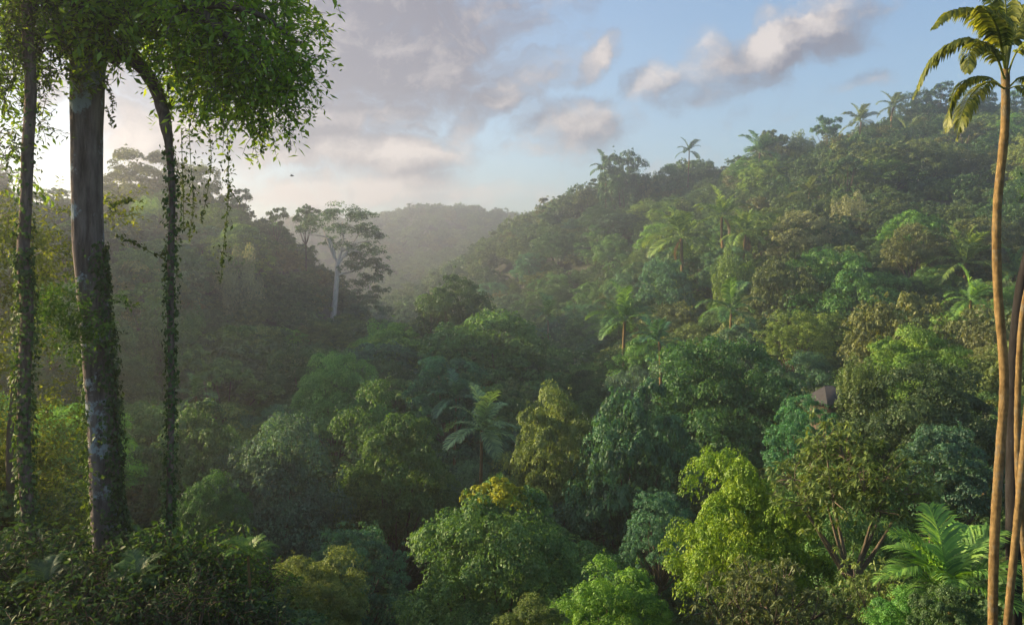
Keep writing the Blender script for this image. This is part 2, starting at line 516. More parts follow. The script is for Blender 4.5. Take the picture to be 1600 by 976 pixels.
def dome(kind, seed, nbig, nsub, per, ln, zmin=-0.3, core=0.74, bigr=0.30, subr=0.40, lean=0.0, asp=0.56, leaf=None, lump=0.10, flat=0.62):
    """crown of leafy pillows: each pillow is made of smaller puffs, dense above and open beneath"""
    rng = np.random.default_rng(seed)
    d = fib_dirs(nbig, zmin, rng)
    C = d * (core + rng.normal(0, lump, (nbig, 1))) + rng.normal(0, 0.06, (nbig, 3))
    C[:, 0] += lean * C[:, 2]
    br = bigr * (0.7 + 0.65 * rng.random(nbig))
    sd = nrm(rng.normal(size=(nbig, nsub, 3)) + d[:, None] * 0.55 + np.array([0, 0, 0.75]))
    S = (C[:, None] + sd * br[:, None, None] * np.array([1, 1, flat]) * (0.72 + 0.35 * rng.random((nbig, nsub, 1)))).reshape(-1, 3)
    sr = np.repeat(br, nsub) * subr * (0.65 + 0.7 * rng.random(nbig * nsub))
    parts = [puffs(rng, S, sr, per, ln, asp, flat=0.8, top=0.9)]
    k = nbig * 2      # twigs that break the outline
    tw = C[rng.integers(0, nbig, k)]; dd = nrm(nrm(tw) + rng.normal(0, 0.45, (k, 3)) + np.array([0, 0, 0.35]))
    tips = tw + dd * (bigr * 1.0 + 0.10 * rng.random((k, 1)))
    parts.append(puffs(rng, tips, 0.035 + 0.03 * rng.random(k), 10, ln, asp, inner=0.2))
    # oversized inner leaves, added to keep light from passing through the crown
    inn = nrm(rng.normal(size=(60, 3))) * rng.random((60, 1)) ** 0.5 * 0.5
    inn[:, 2] = np.maximum(inn[:, 2], zmin * 0.8)
    parts.append(puffs(rng, inn, 0.16, max(10, per // 4), ln * 2.0, asp, inner=0.3))
    add_proto(kind, parts, limbs(rng, C[::2]), leaf=leaf)
def umbrella(kind, seed, nplate, per, ln, flat=0.3, bark=None):
    rng = np.random.default_rng(seed)
    ph = np.arange(nplate) * 2.399963 + rng.random() * 6
    rr = np.sqrt((np.arange(nplate) + 0.6) / nplate) * 0.82
    z = 0.75 - 0.75 * rr ** 1.6 + rng.normal(0, 0.16, nplate)
    C = np.stack([rr * np.cos(ph), rr * np.sin(ph), z], -1)
    pr = 0.25 + 0.13 * rng.random(nplate)
    sub = []
    srr = []
    for c, r in zip(C, pr):
        k = 14
        a = rng.random(k) * 2 * pi; q = np.sqrt(rng.random(k)) * r
        sub.append(np.stack([c[0] + q * np.cos(a), c[1] + q * np.sin(a), c[2] + 0.12 * r * rng.normal(size=k) + 0.25 * (r - q)], -1))
        srr.append(r * (0.22 + 0.16 * rng.random(k)))
    S = np.concatenate(sub); sr = np.concatenate(srr)
    parts = [puffs(rng, S, sr, per, ln, 0.5, flat=0.7, up=0.9)]
    add_proto(kind, parts, limbs(rng, C[::2], (0, 0, -0.6), 0.026, 0.95), bark=bark)
def rosette(kind, seed, nbig, nsub, nl, ln, asp=0.30, zmin=-0.35):
    """loose crown of twigs that end in drooping whorls of long leaves"""
    rng = np.random.default_rng(seed)
    d = fib_dirs(nbig, zmin, rng)
    C = d * (0.72 + rng.normal(0, 0.13, (nbig, 1)))
    S = (C[:, None] + nrm(rng.normal(size=(nbig, nsub, 3)) + d[:, None] * 0.7) * (0.14 + 0.22 * rng.random((nbig, nsub, 1)))).reshape(-1, 3)
    n = len(S)
    a = rng.random((n, nl)) * 2 * pi
    drop = rng.normal(-0.35, 0.45, (n, nl))
    T = nrm(np.stack([np.cos(a), np.sin(a), drop], -1).reshape(-1, 3))
    P = np.repeat(S, nl, 0)
    l = ln * (0.6 + 0.6 * rng.random(n * nl))
    P = P + T * l[:, None] * 0.55
    Nn = np.cross(T, np.stack([-np.sin(a), np.cos(a), np.zeros_like(a)], -1).reshape(-1, 3))
    Nn = np.where(Nn[:, 2:3] < 0, -Nn, Nn) + rng.normal(0, 0.3, P.shape)
    tone = np.repeat(rng.random(n), nl) * 0.4 + rng.random(n * nl) * 0.6
    parts = [leaves(P, Nn, l, l * asp, rng, T, tone)]
    inn = nrm(rng.normal(size=(50, 3))) * rng.random((50, 1)) ** 0.5 * 0.6
    inn[:, 2] = np.maximum(inn[:, 2], zmin)
    parts.append(puffs(rng, inn, 0.22, 26, ln * 1.0, 0.32, up=0.3))
    lb = limbs(rng, C[::2] if zmin < 0 else C[3::4], (0, 0, -0.8), 0.028 if zmin < 0 else 0.036, 0.95)
    for k in range(0, n, 2):
        c = C[k // nsub]
        lb.append(tube(smooth_path([c * 0.9, (c + S[k]) / 2, S[k]], 4), np.linspace(0.008, 0.003, 4), 4))
    add_proto(kind, parts, lb, bark=M_LIANA if zmin < 0 else M_TAN)
def drape(kind, seed, ncol, per, ln):
    """tall crown hung with climbers: curtains of leaves in vertical folds"""
    rng = np.random.default_rng(seed)
    S, R = [], []
    for i in range(ncol):
        a = i * 2.399963; q = 0.35 + 0.5 * rng.random()
        top = 0.95 - 0.6 * q + rng.normal(0, 0.12)
        n = 9
        z = np.linspace(top, top - 0.7 - 0.75 * rng.random(), n)
        w = np.linspace(0.17, 0.09, n)
        S.append(np.stack([q * cos(a) + rng.normal(0, 0.03, n), q * sin(a) + rng.normal(0, 0.03, n), z], -1)); R.append(w)
    S = np.concatenate(S); R = np.concatenate(R)
    parts = [puffs(rng, S, R, per, ln, 0.5, flat=1.15, up=0.35, top=0.65)]
    C = S[::9]
    add_proto(kind, parts, limbs(rng, C[::2]))

for s in range(4):
    dome('near', 100 + s, 30 + 2 * s, 15, 112, 0.037, lump=0.08 + 0.02 * s)
for s in range(5):
    dome('mid', 200 + s, 22 + 3 * s, 11, 84, 0.052, lump=0.09 + 0.03 * (s % 3), lean=0.1 * (s - 2))
for s in range(3):
    dome('fine', 250 + s, 60, 10, 60, 0.036, bigr=0.19, core=0.84, lump=0.03)
for s in range(3):
    dome('tall', 300 + s, 26, 10, 66, 0.064, zmin=-0.75, core=0.68, lump=0.12)
for s in range(4):
    umbrella('umbrella', 400 + s, 9 + 2 * s, 56, 0.065)
for s in range(3):
    rosette('rosette', 500 + s, 40, 12, 20, 0.095)
rosette('open_rosette', 520, 30, 16, 20, 0.10, zmin=0.12)
for s in range(2):
    drape('drape', 600 + s, 30, 84, 0.06)
for s in range(3):
    dome('far', 700 + s, 18, 7, 34, 0.11, leaf=M_FOREST, lump=0.14)
umb_far = np.random.default_rng(5)
dome('shrub', 800, 12, 6, 30, 0.16, zmin=0.0, leaf=M_FOREST)
dome('shrub', 801, 14, 6, 30, 0.13, zmin=0.0, leaf=M_FOREST)

def trunk_mesh(seed, bark, sides=8, wob=1.0):
    rng = np.random.default_rng(seed)
    n = 10
    z = np.linspace(0, 1, n)
    P = np.stack([np.cumsum(rng.normal(0, 0.25 * wob, n)), np.cumsum(rng.normal(0, 0.25 * wob, n)), z], -1)
    P[:, :2] -= P[0, :2]; P[:, :2] -= np.outer(z, P[-1, :2])
    r = 1.0 - 0.45 * z + 0.9 * np.exp(-z * 14)
    V, F, _ = tube(np.stack([P[:, 0], P[:, 1], P[:, 2] * 30], -1), r, sides, 3, 0.08)
    V[:, 2] /= 30
    return make_mesh('trunk', [(V, F)], bark, True)
TRUNKS = {'dark': [trunk_mesh(s, M_BARK) for s in range(4)], 'pale': [trunk_mesh(20 + s, M_PALE) for s in range(3)], 'tan': [trunk_mesh(30, M_TAN)]}

# ------------------------------------------------------------------ frond prototypes (unit length along +X)
def frond_mesh(path, leaf_len, nl=34, seed=0, width=0.05, droop=0.35, vee=0.35, rach=0.012, start=0.14, fwd=0.55, mat=None):
    rng = np.random.default_rng(seed)
    P = smooth_path(path, 60)
    seg = np.linalg.norm(np.diff(P, axis=0), axis=1)
    s = np.concatenate([[0], np.cumsum(seg)]); Ltot = s[-1]; s /= Ltot
    T = nrm(np.gradient(P, axis=0))
    side0 = nrm(np.cross(T, np.array([0, 0, 1.0])) + 1e-6)
    # keep the sideways direction steady where the frond turns over
    for i in range(1, len(side0)):
        if np.dot(side0[i], side0[i - 1]) < 0: side0[i] *= -1
    parts = [tube(P, np.linspace(rach * Ltot, rach * 0.15 * Ltot, len(P)), 5) + ()]
    V, F, R = [], [], []
    t = np.linspace(start, 0.995, nl)
    base = 0
    for k, tt in enumerate(t):
        p = np.array([np.interp(tt, s, P[:, j]) for j in range(3)])
        tg = nrm(np.array([np.interp(tt, s, T[:, j]) for j in range(3)]))
        sd = nrm(np.array([np.interp(tt, s, side0[:, j]) for j in range(3)]))
        upv = np.cross(sd, tg)
        if upv[2] < 0 and abs(tg[2]) < 0.95: upv = -upv
        env = math.sin(pi * min(1, (tt - start) / (1 - start) * 0.86 + 0.12)) ** 0.6
        for sg in (-1, 1):
            l = leaf_len * Ltot * env * (0.85 + 0.3 * rng.random())
            w = width * leaf_len * Ltot * (0.8 + 0.4 * rng.random())
            d0 = nrm(sd * sg * 0.9 + tg * (fwd + 0.5 * tt) + upv * vee + rng.normal(0, 0.07, 3))
            d1 = nrm(d0 + np.array([0, 0, -droop * (0.7 + 0.6 * rng.random())]))
            d2 = nrm(d1 + np.array([0, 0, -droop * 1.6]))
            a = p; b = p + d0 * l * 0.35; c = b + d1 * l * 0.35; e = c + d2 * l * 0.3
            wv = nrm(np.cross(d1, np.cross(d1, tg) + 1e-6) * 1.0) * w
            V += [a - wv * .3, a + wv * .3, b - wv, b + wv, c - wv * .75, c + wv * .75, e]
            F += [(base, base + 1, base + 3), (base, base + 3, base + 2), (base + 2, base + 3, base + 5), (base + 2, base + 5, base + 4), (base + 4, base + 5, base + 6)]
            R += [rng.random()] * 7
            base += 7
    parts.append((np.array(V), np.array(F), np.array(R)))
    return make_mesh('frond', parts, mat or M_FROND)
def arc_path(e0, bend, n=8):
    a = radians(e0); p = np.zeros(3); out = [p.copy()]
    for i in range(n):
        p = p + np.array([cos(a), 0, sin(a)]) / n
        out.append(p.copy()); a -= radians(bend) / n * (0.4 + 1.2 * i / n)
    return np.array(out)
FROND = [frond_mesh(arc_path(e, b), 0.30, 30, 40 + i, 0.06) for i, (e, b) in enumerate(((82, 50), (62, 85), (42, 95), (20, 90), (-5, 70)))]
FROND_BIG = [frond_mesh(arc_path(e, b), 0.40, 46, 50 + i, 0.034, droop=0.3) for i, (e, b) in enumerate(((80, 40), (66, 70), (50, 90), (30, 85)))]
def palm_trunk(seed, bow):
    rng = np.random.default_rng(seed); n = 14
    z = np.linspace(0, 1, n)
    P = np.stack([bow * np.sin(z * pi) , bow * 0.4 * np.sin(z * pi * 1.7), z * 30], -1)
    V, F, _ = tube(P, 1.0 - 0.25 * z + 0.5 * np.exp(-z * 12), 8)
    V[:, 2] /= 30
    return make_mesh('trunk', [(V, F)], M_PALM, True)
PALM_TRUNK = [palm_trunk(1, 1.5), palm_trunk(2, -2.0), palm_trunk(3, 0.5)]

# ------------------------------------------------------------------ colours
CO = dict(deep=(0.026, 0.058, 0.020), mid=(0.040, 0.088, 0.025), bright=(0.060, 0.125, 0.022), yellow=(0.072, 0.128, 0.014),
          olive=(0.058, 0.080, 0.024), teal=(0.028, 0.074, 0.040), blue=(0.036, 0.070, 0.043), pale=(0.088, 0.105, 0.050),
          brown=(0.062, 0.074, 0.028), fresh=(0.070, 0.112, 0.024), silver=(0.066, 0.120, 0.056))
CO = {k: tuple(2.4 * x * m for x, m in zip(v, (0.93, 1.0, 1.02))) for k, v in CO.items()}
CNAME = dict(deep='dark green', mid='mid green', bright='bright green', yellow='yellow green', olive='olive green', teal='blue-green',
             blue='grey-green', pale='pale olive', brown='brownish olive', fresh='fresh green', silver='silvery green')
TREES = []     # records for labels and the visibility buffer
def place_tree(px, ptop, D, wpx, hpx, kind, col, label=None, short=None, name='broadleaf_tree', group=None, seed=0, variant=None, bark='dark', tr=None, rec=True, jitter=0.12):
    rng = np.random.default_rng(seed + int(px * 7 + ptop * 13))
    R = wpx / FPX * D * 0.5 * 0.86
    hm = hpx / FPX * D
    low = 0.75 if kind in ('tall', 'drape') else 0.42
    Hs = hm / (1.06 + low)
    top = at(px, ptop, D)
    x, y = top[0], D
    zc = top[2] - Hs * 1.06
    g = gz(x, y) - 0.3
    root = empty(name, (x, y, g), label, 'tree', group)
    P = PROTOS[kind]
    p = P[(variant if variant is not None else rng.integers(0, len(P)))]
    rz = rng.random() * 6.28
    c = np.array(CO[col]) * (1 + rng.normal(0, jitter)) * (1 + rng.normal(0, 0.05, 3))
    loc = (0, 0, zc - g)
    link('crown', p.crown, root, np.maximum(c, 0.01), loc, (0, 0, rz), (R, R, Hs))
    link('branches', p.branches, root, None, loc, (0, 0, rz), (R, R, Hs))
    ht = max(1.5, zc - g - 0.55 * Hs)
    rt = tr or max(0.12, 0.035 * R + 0.012 * ht)
    tm = TRUNKS[bark]
    t = link('trunk', tm[rng.integers(0, len(tm))], root, None, (0, 0, 0), (0, 0, rz), (rt, rt, ht))
    if rec:
        o_ = TREES.append(dict(o=root, px=px, py=ptop + hpx * 0.5, top=ptop, D=D, rx=wpx * 0.5, ry=hpx * 0.5, col=col, kind=kind, short=short, label=label))
    return root, p
def place_palm(px, py, D, rpx, n, label, short=None, col='mid', group='feather palms on the hillsides', name='palm_tree', seed=0, elev=0.0, big=False, trunk_r=None):
    rng = np.random.default_rng(seed + int(px * 3 + py * 11))
    c = at(px, py, D)
    g = gz(c[0], c[1]) - 0.3
    h = max(1.0, c[2] - g)
    root = empty(name, (c[0], c[1], g), label, 'palm', group)
    Lf = rpx / FPX * D * 1.22
    r = trunk_r or max(0.13, 0.045 * Lf)
    link('trunk', PALM_TRUNK[rng.integers(0, 3)], root, None, None, (0, 0, rng.random() * 6), (r, r, h))
    FR = FROND_BIG if big else FROND
    colr = np.array(CO[col])
    for k in range(n):
        f = k / max(1, n - 1)
        m = FR[min(len(FR) - 1, int(f * len(FR) + rng.random() * 0.6))]
        s = Lf * (0.82 + 0.3 * rng.random()) * (0.75 if k == 0 else 1)
        link('frond', m, root, colr * (0.8 + 0.4 * rng.random()), (0, 0, h), (rng.normal(0, 0.12), rng.normal(-elev, 0.1), k * 2.399963 + rng.normal(0, 0.2)), (s, s, s))
    for k in range(1 if rpx > 40 and D > 140 else 0):      # old fronds that hang
        s = Lf * (0.45 + 0.2 * rng.random())
        link('frond', FR[-1], root, (0.10, 0.072, 0.038), (0, 0, h), (rng.normal(0, 0.15), 0.75 + 0.3 * rng.random(), rng.random() * 6.28), (s, s, s))['label'] = 'brown hanging old frond'
    root.rotation_euler = (rng.normal(0, 0.03), rng.normal(0, 0.03), 0)
    TREES.append(dict(o=root, px=px, py=py, top=py - rpx * .7, D=D, rx=rpx * 0.8, ry=rpx * 0.6, col=col, kind='palm', short=short, label=label))
    return root

# ------------------------------------------------------------------ the trees one can tell apart
GV, GL, GR = 'trees on the valley floor', 'trees on the left hill', 'trees on the right hillside'
H = [
 # px, top, D, width, height, kind, colour, label, short name, group
 (490, 868, 30, 190, 150, 'near', 'olive', 'lumpy olive green bush-like tree at the bottom edge, beside the dark foreground shrubs', 'lumpy olive tree', GV),
 (556, 818, 52, 185, 170, 'fine', 'teal', 'smooth dome-shaped blue-green tree left of the yellow-topped tree', 'smooth blue-green dome', GV),
 (955, 888, 28, 190, 150, 'near', 'bright', 'bright green bushy tree at the bottom edge, right of the yellow-topped tree', 'bright green bottom bush', GV),
 (835, 935, 25, 140, 110, 'near', 'olive', 'small olive bush cut by the bottom edge below the yellow-topped tree', None, GV),
 (1165, 708, 34, 240, 270, 'near', 'yellow', 'sunlit yellow-green rounded tree left of the branching olive tree', 'sunlit yellow-green tree', GV),
 (1190, 850, 27, 260, 230, 'rosette', 'brown', 'dark olive tree of drooping leaf whorls at the bottom below the sunlit yellow-green tree', None, GV),
 (1375, 868, 26, 210, 200, 'rosette', 'olive', 'low olive tree of drooping leaves at the bottom below the branching olive tree', None, GV),
 (1420, 922, 23, 150, 110, 'near', 'mid', 'small mid green bush at the bottom edge left of the palm trunks', None, GV),
 (1475, 915, 20.5, 130, 130, 'near', 'deep', 'dark green bush at the bottom edge under the young palm', None, GV),
 (1130, 528, 88, 275, 250, 'near', 'deep', 'very broad dark green tree in the middle of the right valley', 'very broad dark green tree', GV),
 (1262, 620, 62, 150, 140, 'fine', 'teal', 'small blue-green tree just below the grey hut roof', 'tree below the hut', GV),
 (1455, 572, 58, 260, 190, 'near', 'deep', 'deep green broad tree on the right, above the grey-green tree by the palm trunk', 'deep green broad tree', GR),
 (1475, 672, 50, 190, 140, 'mid', 'blue', 'grey-green low tree behind the foreground palm shrub on the right', None, GR),
 (718, 438, 152, 120, 100, 'mid', 'deep', 'dark dome-topped tree standing up against the misty gap in the valley', 'dark dome by the misty gap', GV),
 (775, 482, 134, 240, 150, 'mid', 'mid', 'wide dark tree directly below the dome-topped tree by the misty gap', 'wide dark tree mid valley', GV),
 (672, 455, 150, 60, 60, 'umbrella', 'mid', 'small ragged tree touching the left side of the dome-topped tree', None, GV),
 (530, 553, 92, 150, 150, 'near', 'mid', 'lighter green rounded tree left of centre in the shaded valley', 'lighter green rounded tree', GV),
 (615, 635, 72, 220, 230, 'near', 'mid', 'large rounded mid green tree left of the valley palm', 'valley palm\'s left neighbour', GV),
 (420, 648, 66, 240, 260, 'near', 'blue', 'large grey-green tree of layered lumps right of the ivy-clad hanging root', 'large grey-green tree', GV),
 (862, 608, 75, 170, 220, 'near', 'olive', 'olive green tree just right of the valley palm', 'valley palm\'s right neighbour', GV),
 (978, 618, 70, 190, 260, 'mid', 'teal', 'tall blue-green tree between the valley palm and the very broad dark tree', 'tall blue-green tree', GV),
 (1030, 764, 56, 125, 130, 'fine', 'teal', 'small dark blue-green tree below the very broad dark tree', None, GV),
 (225, 238, 236, 160, 110, 'mid', 'olive', 'broad rounded tree at the top of the left hill behind the big trunk', 'left hilltop tree', GL),
 (345, 498, 112, 210, 170, 'umbrella', 'mid', 'layered green tree with flat leaf tiers behind the ivy-clad hanging root', 'layered tree', GL),
 (372, 385, 172, 115, 200, 'drape', 'pale', 'pale tree hung with climbers on the shaded face of the left hill', 'pale climber-hung tree', GL),
 (1385, 440, 106, 150, 190, 'tall', 'brown', 'brownish olive rounded tree catching sun above the bright sunlit crown', 'brownish olive sunlit tree', GR),
 (1243, 482, 120, 120, 90, 'fine', 'fresh', 'small low dome with a sunlit rim above the very broad dark green tree', 'small sunlit dome', GR),
 (1425, 514, 80, 210, 140, 'near', 'fresh', 'fresh green tree with bright sunlit crown right of the grey hut roof', 'bright sunlit crown', GR),
 (1345, 555, 61, 100, 130, 'drape', 'olive', 'olive climber-draped small tree beside the grey hut roof', None, GR),
 (1213, 405, 152, 110, 110, 'mid', 'olive', 'rounded olive tree left of the bushy green tree on the right slope', None, GR),
 (1318, 392, 150, 200, 150, 'near', 'mid', 'bushy wide green tree halfway up the right slope', 'bushy wide slope tree', GR),
 (1332, 300, 202, 85, 120, 'drape', 'pale', 'pale olive climber-covered tree high on the right slope', 'pale climber-covered tree', GR),
 (1148, 388, 172, 95, 150, 'drape', 'fresh', 'vine-hung sunlit tree below the pair of slope palms', 'vine-hung sunlit tree', GR),
 (1038, 402, 188, 115, 110, 'mid', 'teal', 'rounded blue-green tree under the star-shaped sunlit palm', 'star-shaped palm', GR),
 (972, 234, 335, 85, 95, 'mid', 'deep', 'dark rounded tree standing tallest on the left part of the right ridge', 'tallest dark ridge tree', GR),
 (1292, 170, 292, 55, 65, 'umbrella', 'deep', 'small umbrella-crowned tree against the sky, left of the ridge palms', 'umbrella-crowned tree', GR),
 (1212, 192, 286, 85, 80, 'umbrella', 'olive', 'open flat-topped tree on the ridge left of the small umbrella-crowned tree', 'open flat-topped ridge tree', GR),
 (1252, 205, 284, 60, 70, 'drape', 'olive', 'climber-hung tree between the two flat-topped ridge trees', None, GR),
 (1470, 124, 288, 75, 60, 'umbrella', 'deep', 'flat open-crowned tree at the summit of the right ridge', 'summit tree', GR),
 (1435, 140, 286, 60, 60, 'mid', 'deep', 'round dark tree just left of the summit tree on the right ridge', None, GR),
 (1530, 140, 286, 70, 60, 'mid', 'deep', 'round dark ridge tree just left of the sunlit palm trunk', None, GR),
 (1585, 135, 288, 60, 60, 'umbrella', 'mid', 'ridge tree at the right edge behind the sunlit palm crown', None, GR),
 (432, 318, 214, 48, 55, 'umbrella', 'deep', 'thin open-crowned tree on the skyline left of the pale-trunked emergent tree', None, GL),
 (478, 316, 210, 52, 60, 'umbrella', 'deep', 'open-crowned skyline tree touching the pale-trunked emergent tree', None, GL),
 (310, 262, 228, 100, 90, 'mid', 'olive', 'round tree on the left hill skyline behind the hanging root', None, GL),
 (372, 288, 222, 55, 60, 'umbrella', 'deep', 'small tree on the left hill skyline behind the hanging vine', None, GL),
 (80, 282, 236, 130, 90, 'umbrella', 'mid', 'flat-topped tree on the left hill skyline between the two foreground trunks', None, GL),
 (880, 308, 400, 36, 44, 'umbrella', 'deep', 'small open tree at the low left end of the right ridge', None, GR),
 (846, 333, 470, 30, 30, 'umbrella', 'deep', 'tiny lone flat-topped tree against the sky at the notch between the hills', 'lone tree at the notch', GR),
 (1108, 252, 335, 60, 60, 'mid', 'deep', 'dark tree immediately right of the tall ridge palm', None, GR),
 (1045, 255, 335, 60, 60, 'mid', 'deep', 'dark tree immediately left of the tall ridge palm', None, GR),
 (915, 285, 345, 50, 60, 'umbrella', 'olive', 'flat-crowned ridge tree left of the tallest dark ridge tree', None, GR),
 (1018, 270, 338, 60, 70, 'drape', 'olive', 'leafy tree right of the tallest dark ridge tree', None, GR),
 (300, 640, 70, 170, 200, 'mid', 'deep', 'dark tree directly behind the ivy-clad hanging root in the shaded valley', None, GL),
 (330, 745, 44, 150, 160, 'near', 'deep', 'dark green tree at the foot of the hanging root', None, GV),
 (700, 560, 100, 150, 110, 'mid', 'teal', 'blue-green tree behind and left of the valley palm', None, GV),
]
for h in H:
    px, tp, D, w_, h_, kd, co, lab, sh, gr = h
    place_tree(px, tp, D, w_, h_, kd, co, lab, sh, group=gr, name='emergent_tree' if kd == 'umbrella' else 'broadleaf_tree',
               )
# the tree with young yellow leaves at its top
yr, yp = place_tree(770, 772, 44, 300, 285, 'near', 'mid', 'broad green tree with a yellow-leaved top at the bottom centre', 'yellow-topped tree', group=GV, variant=1)
rng = np.random.default_rng(77)
ytop = at(770, 772, 44)
k = 48
sp = []
for _ in range(k):
    a = rng.random() * 6.28; q = rng.random() ** 0.6
    sp.append((0.15 + 1.7 * q * cos(a), 1.5 * q * sin(a), -0.6 * q * q + 0.12 + rng.normal(0, 0.2)))
sp = np.array(sp) + np.array([0, 0, ytop[2] - yr.location.z])
sp[:, 2] += 0.25
o = link('young_leaves', make_mesh('young_leaves', [puffs(rng, sp, 0.12 + 0.14 * rng.random(k), 60, 0.2, 0.5)], M_LEAF), yr, (0.25, 0.30, 0.03))
o['label'] = 'yellow young leaves at the top of the crown'
# the branching olive tree
place_tree(1330, 655, 31, 260, 205, 'open_rosette', 'olive', 'loose olive tree with forked pale branches showing, left of the foreground palm shrub', 'branching olive tree', group=GV, variant=0, bark='tan', tr=0.15)

# the emergent tree with the pale trunk
DE = 196.0
rng = np.random.default_rng(90)
eb = at(520, 520, DE); eb[2] = gz(eb[0], eb[1]) - 0.3
em = empty('emergent_tree', eb, 'emergent tree with pale bare trunk and layered crown on the end of the left hill', 'tree', GL)
ep = lambda a, b, d=0: at(a, b, DE + d) - eb
plates = [(500, 345, 22), (535, 333, 26), (570, 342, 24), (478, 362, 17), (520, 360, 28), (556, 365, 24), (586, 372, 20), (540, 388, 20), (588, 398, 20), (566, 416, 22), (597, 424, 15), (560, 445, 20),
          (592, 455, 17), (575, 478, 18), (550, 490, 16), (600, 488, 14), (512, 380, 14), (545, 420, 16), (488, 350, 14), (515, 338, 18), (552, 345, 20), (575, 358, 16), (575, 388, 16), (555, 404, 16), (582, 412, 14), (574, 436, 16), (580, 466, 14), (562, 464, 14), (586, 436, 12), (560, 482, 14)]
pc_, sr_ = [], []
for a, b, r in plates:
    dz = rng.normal(0, 4.0)
    for _ in range(16):
        th = rng.random() * 6.28; q = np.sqrt(rng.random()) * r / FPX * DE
        c = ep(a, b, dz) + np.array([q * cos(th), q * sin(th), 0.35 * (r / FPX * DE - q) + rng.normal(0, 0.5)])
        pc_.append(c); sr_.append(r / FPX * DE * (0.22 + 0.2 * rng.random()))
link('crown', make_mesh('crown', [puffs(rng, np.array(pc_), np.array(sr_), 46, 0.42, 0.5, flat=0.85, up=0.6)], M_LEAF), em, CO['blue'])
tpth = smooth_path([(0, 0, 0), ep(521, 490), ep(525, 450), ep(528, 410)], 14); tpth[0][2] = 0
link('trunk', make_mesh('trunk', [tube(tpth, np.linspace(0.68, 0.5, 14), 10, 3, 0.08)], M_WHITE, True), em)
bl = []
for pts_ in ([(528, 412), (515, 385), (502, 350)], [(528, 412), (536, 380), (535, 345)], [(528, 412), (545, 390), (570, 350)], [(524, 398), (512, 372), (482, 366)], [(534, 392), (560, 380), (584, 376)], [(527, 430), (545, 425), (566, 420)], [(540, 388), (556, 392), (586, 402)]):
    w = smooth_path([ep(a, b) for a, b in pts_], 8)
    bl.append(tube(w, np.linspace(0.34, 0.08, 8), 6))
link('branches', make_mesh('branches', bl, M_WHITE, True), em)
TREES.append(dict(o=em, px=545, py=410, top=322, D=DE, rx=70, ry=95, col='blue', kind='umbrella', short='pale-trunked emergent tree', label='x'))

P = [
 (760, 672, 80, 60, 14, 'blue-green feather palm alone in the middle of the shaded valley', 'valley palm', 'silver'),
 (1065, 372, 200, 55, 15, 'star-shaped sunlit palm on the right slope', 'star-shaped palm', 'fresh'),
 (975, 500, 130, 52, 15, 'dense palm left of the very broad dark tree, at the edge of the mist', 'dense palm by the mist', 'mid'),
 (1036, 533, 106, 46, 11, 'palm with upswept fronds just left of the top of the very broad dark tree', 'upswept palm', 'teal'),
 (1138, 482, 140, 48, 12, 'palm with arching fronds above the very broad dark green tree', 'arching palm', 'mid'),
 (851, 490, 190, 28, 11, 'small hazy palm standing in the misty gap of the valley', 'small misty palm', 'mid'),
 (1076, 236, 330, 20, 11, 'tall palm whose head stands clear against the sky on the ridge', 'tall ridge palm', 'deep'),
 (1345, 190, 280, 30, 12, 'left one of two bushy ridge palms below the summit', 'left bushy ridge palm', 'olive'),
 (1396, 166, 282, 30, 12, 'right one of two bushy ridge palms below the summit', 'right bushy ridge palm', 'olive'),
 (1186, 238, 280, 36, 12, 'drooping palm on the ridge below the open flat-topped tree', 'drooping ridge palm', 'mid'),
 (1132, 338, 205, 44, 12, 'left one of the pair of sunlit slope palms', 'left slope palm', 'fresh'),
 (1166, 366, 190, 42, 12, 'right one of the pair of sunlit slope palms', 'right slope palm', 'fresh'),
 (1508, 410, 152, 60, 14, 'palm with sunlit fronds left of the tall palm trunk', 'sunlit palm by the trunk', 'fresh'),
 (1512, 468, 128, 44, 13, 'lower palm right under the sunlit palm left of the tall trunk', None, 'bright'),
 (1527, 308, 228, 28, 11, 'small pale palm high on the shaded slope left of the tall trunk', None, 'pale'),
 (1482, 338, 220, 34, 11, 'hazy palm on the shaded upper right slope', None, 'blue'),
 (1588, 430, 150, 50, 12, 'palm cut by the right edge behind the tall palm trunk', None, 'mid'),
 (946, 262, 342, 24, 11, 'palm leaning out left of the tallest dark ridge tree', None, 'deep'),
 (1420, 215, 262, 34, 11, 'palm on the slope below the two bushy ridge palms', None, 'olive'),
 (1265, 300, 225, 32, 11, 'palm in the middle of the upper right slope', None, 'olive'),
 (1545, 700, 62, 70, 10, 'palm with a pale upper frond behind the tall trunk on the right', None, 'olive'),
 (308, 618, 92, 36, 9, 'palm with one arched frond beside the hanging root', None, 'mid'),
 (716, 622, 96, 44, 10, 'feathery palm behind the valley palm', None, 'teal'),
 (1085, 735, 74, 40, 9, 'dim palm at the right foot of the tall blue-green tree', None, 'blue'),
 (690, 470, 158, 30, 9, 'small palm at the left of the dark dome tree', None, 'mid'),
]
for px, py, D, r, n, lab, sh, co in P:
    place_palm(px, py, D, r, n, lab, sh, co)

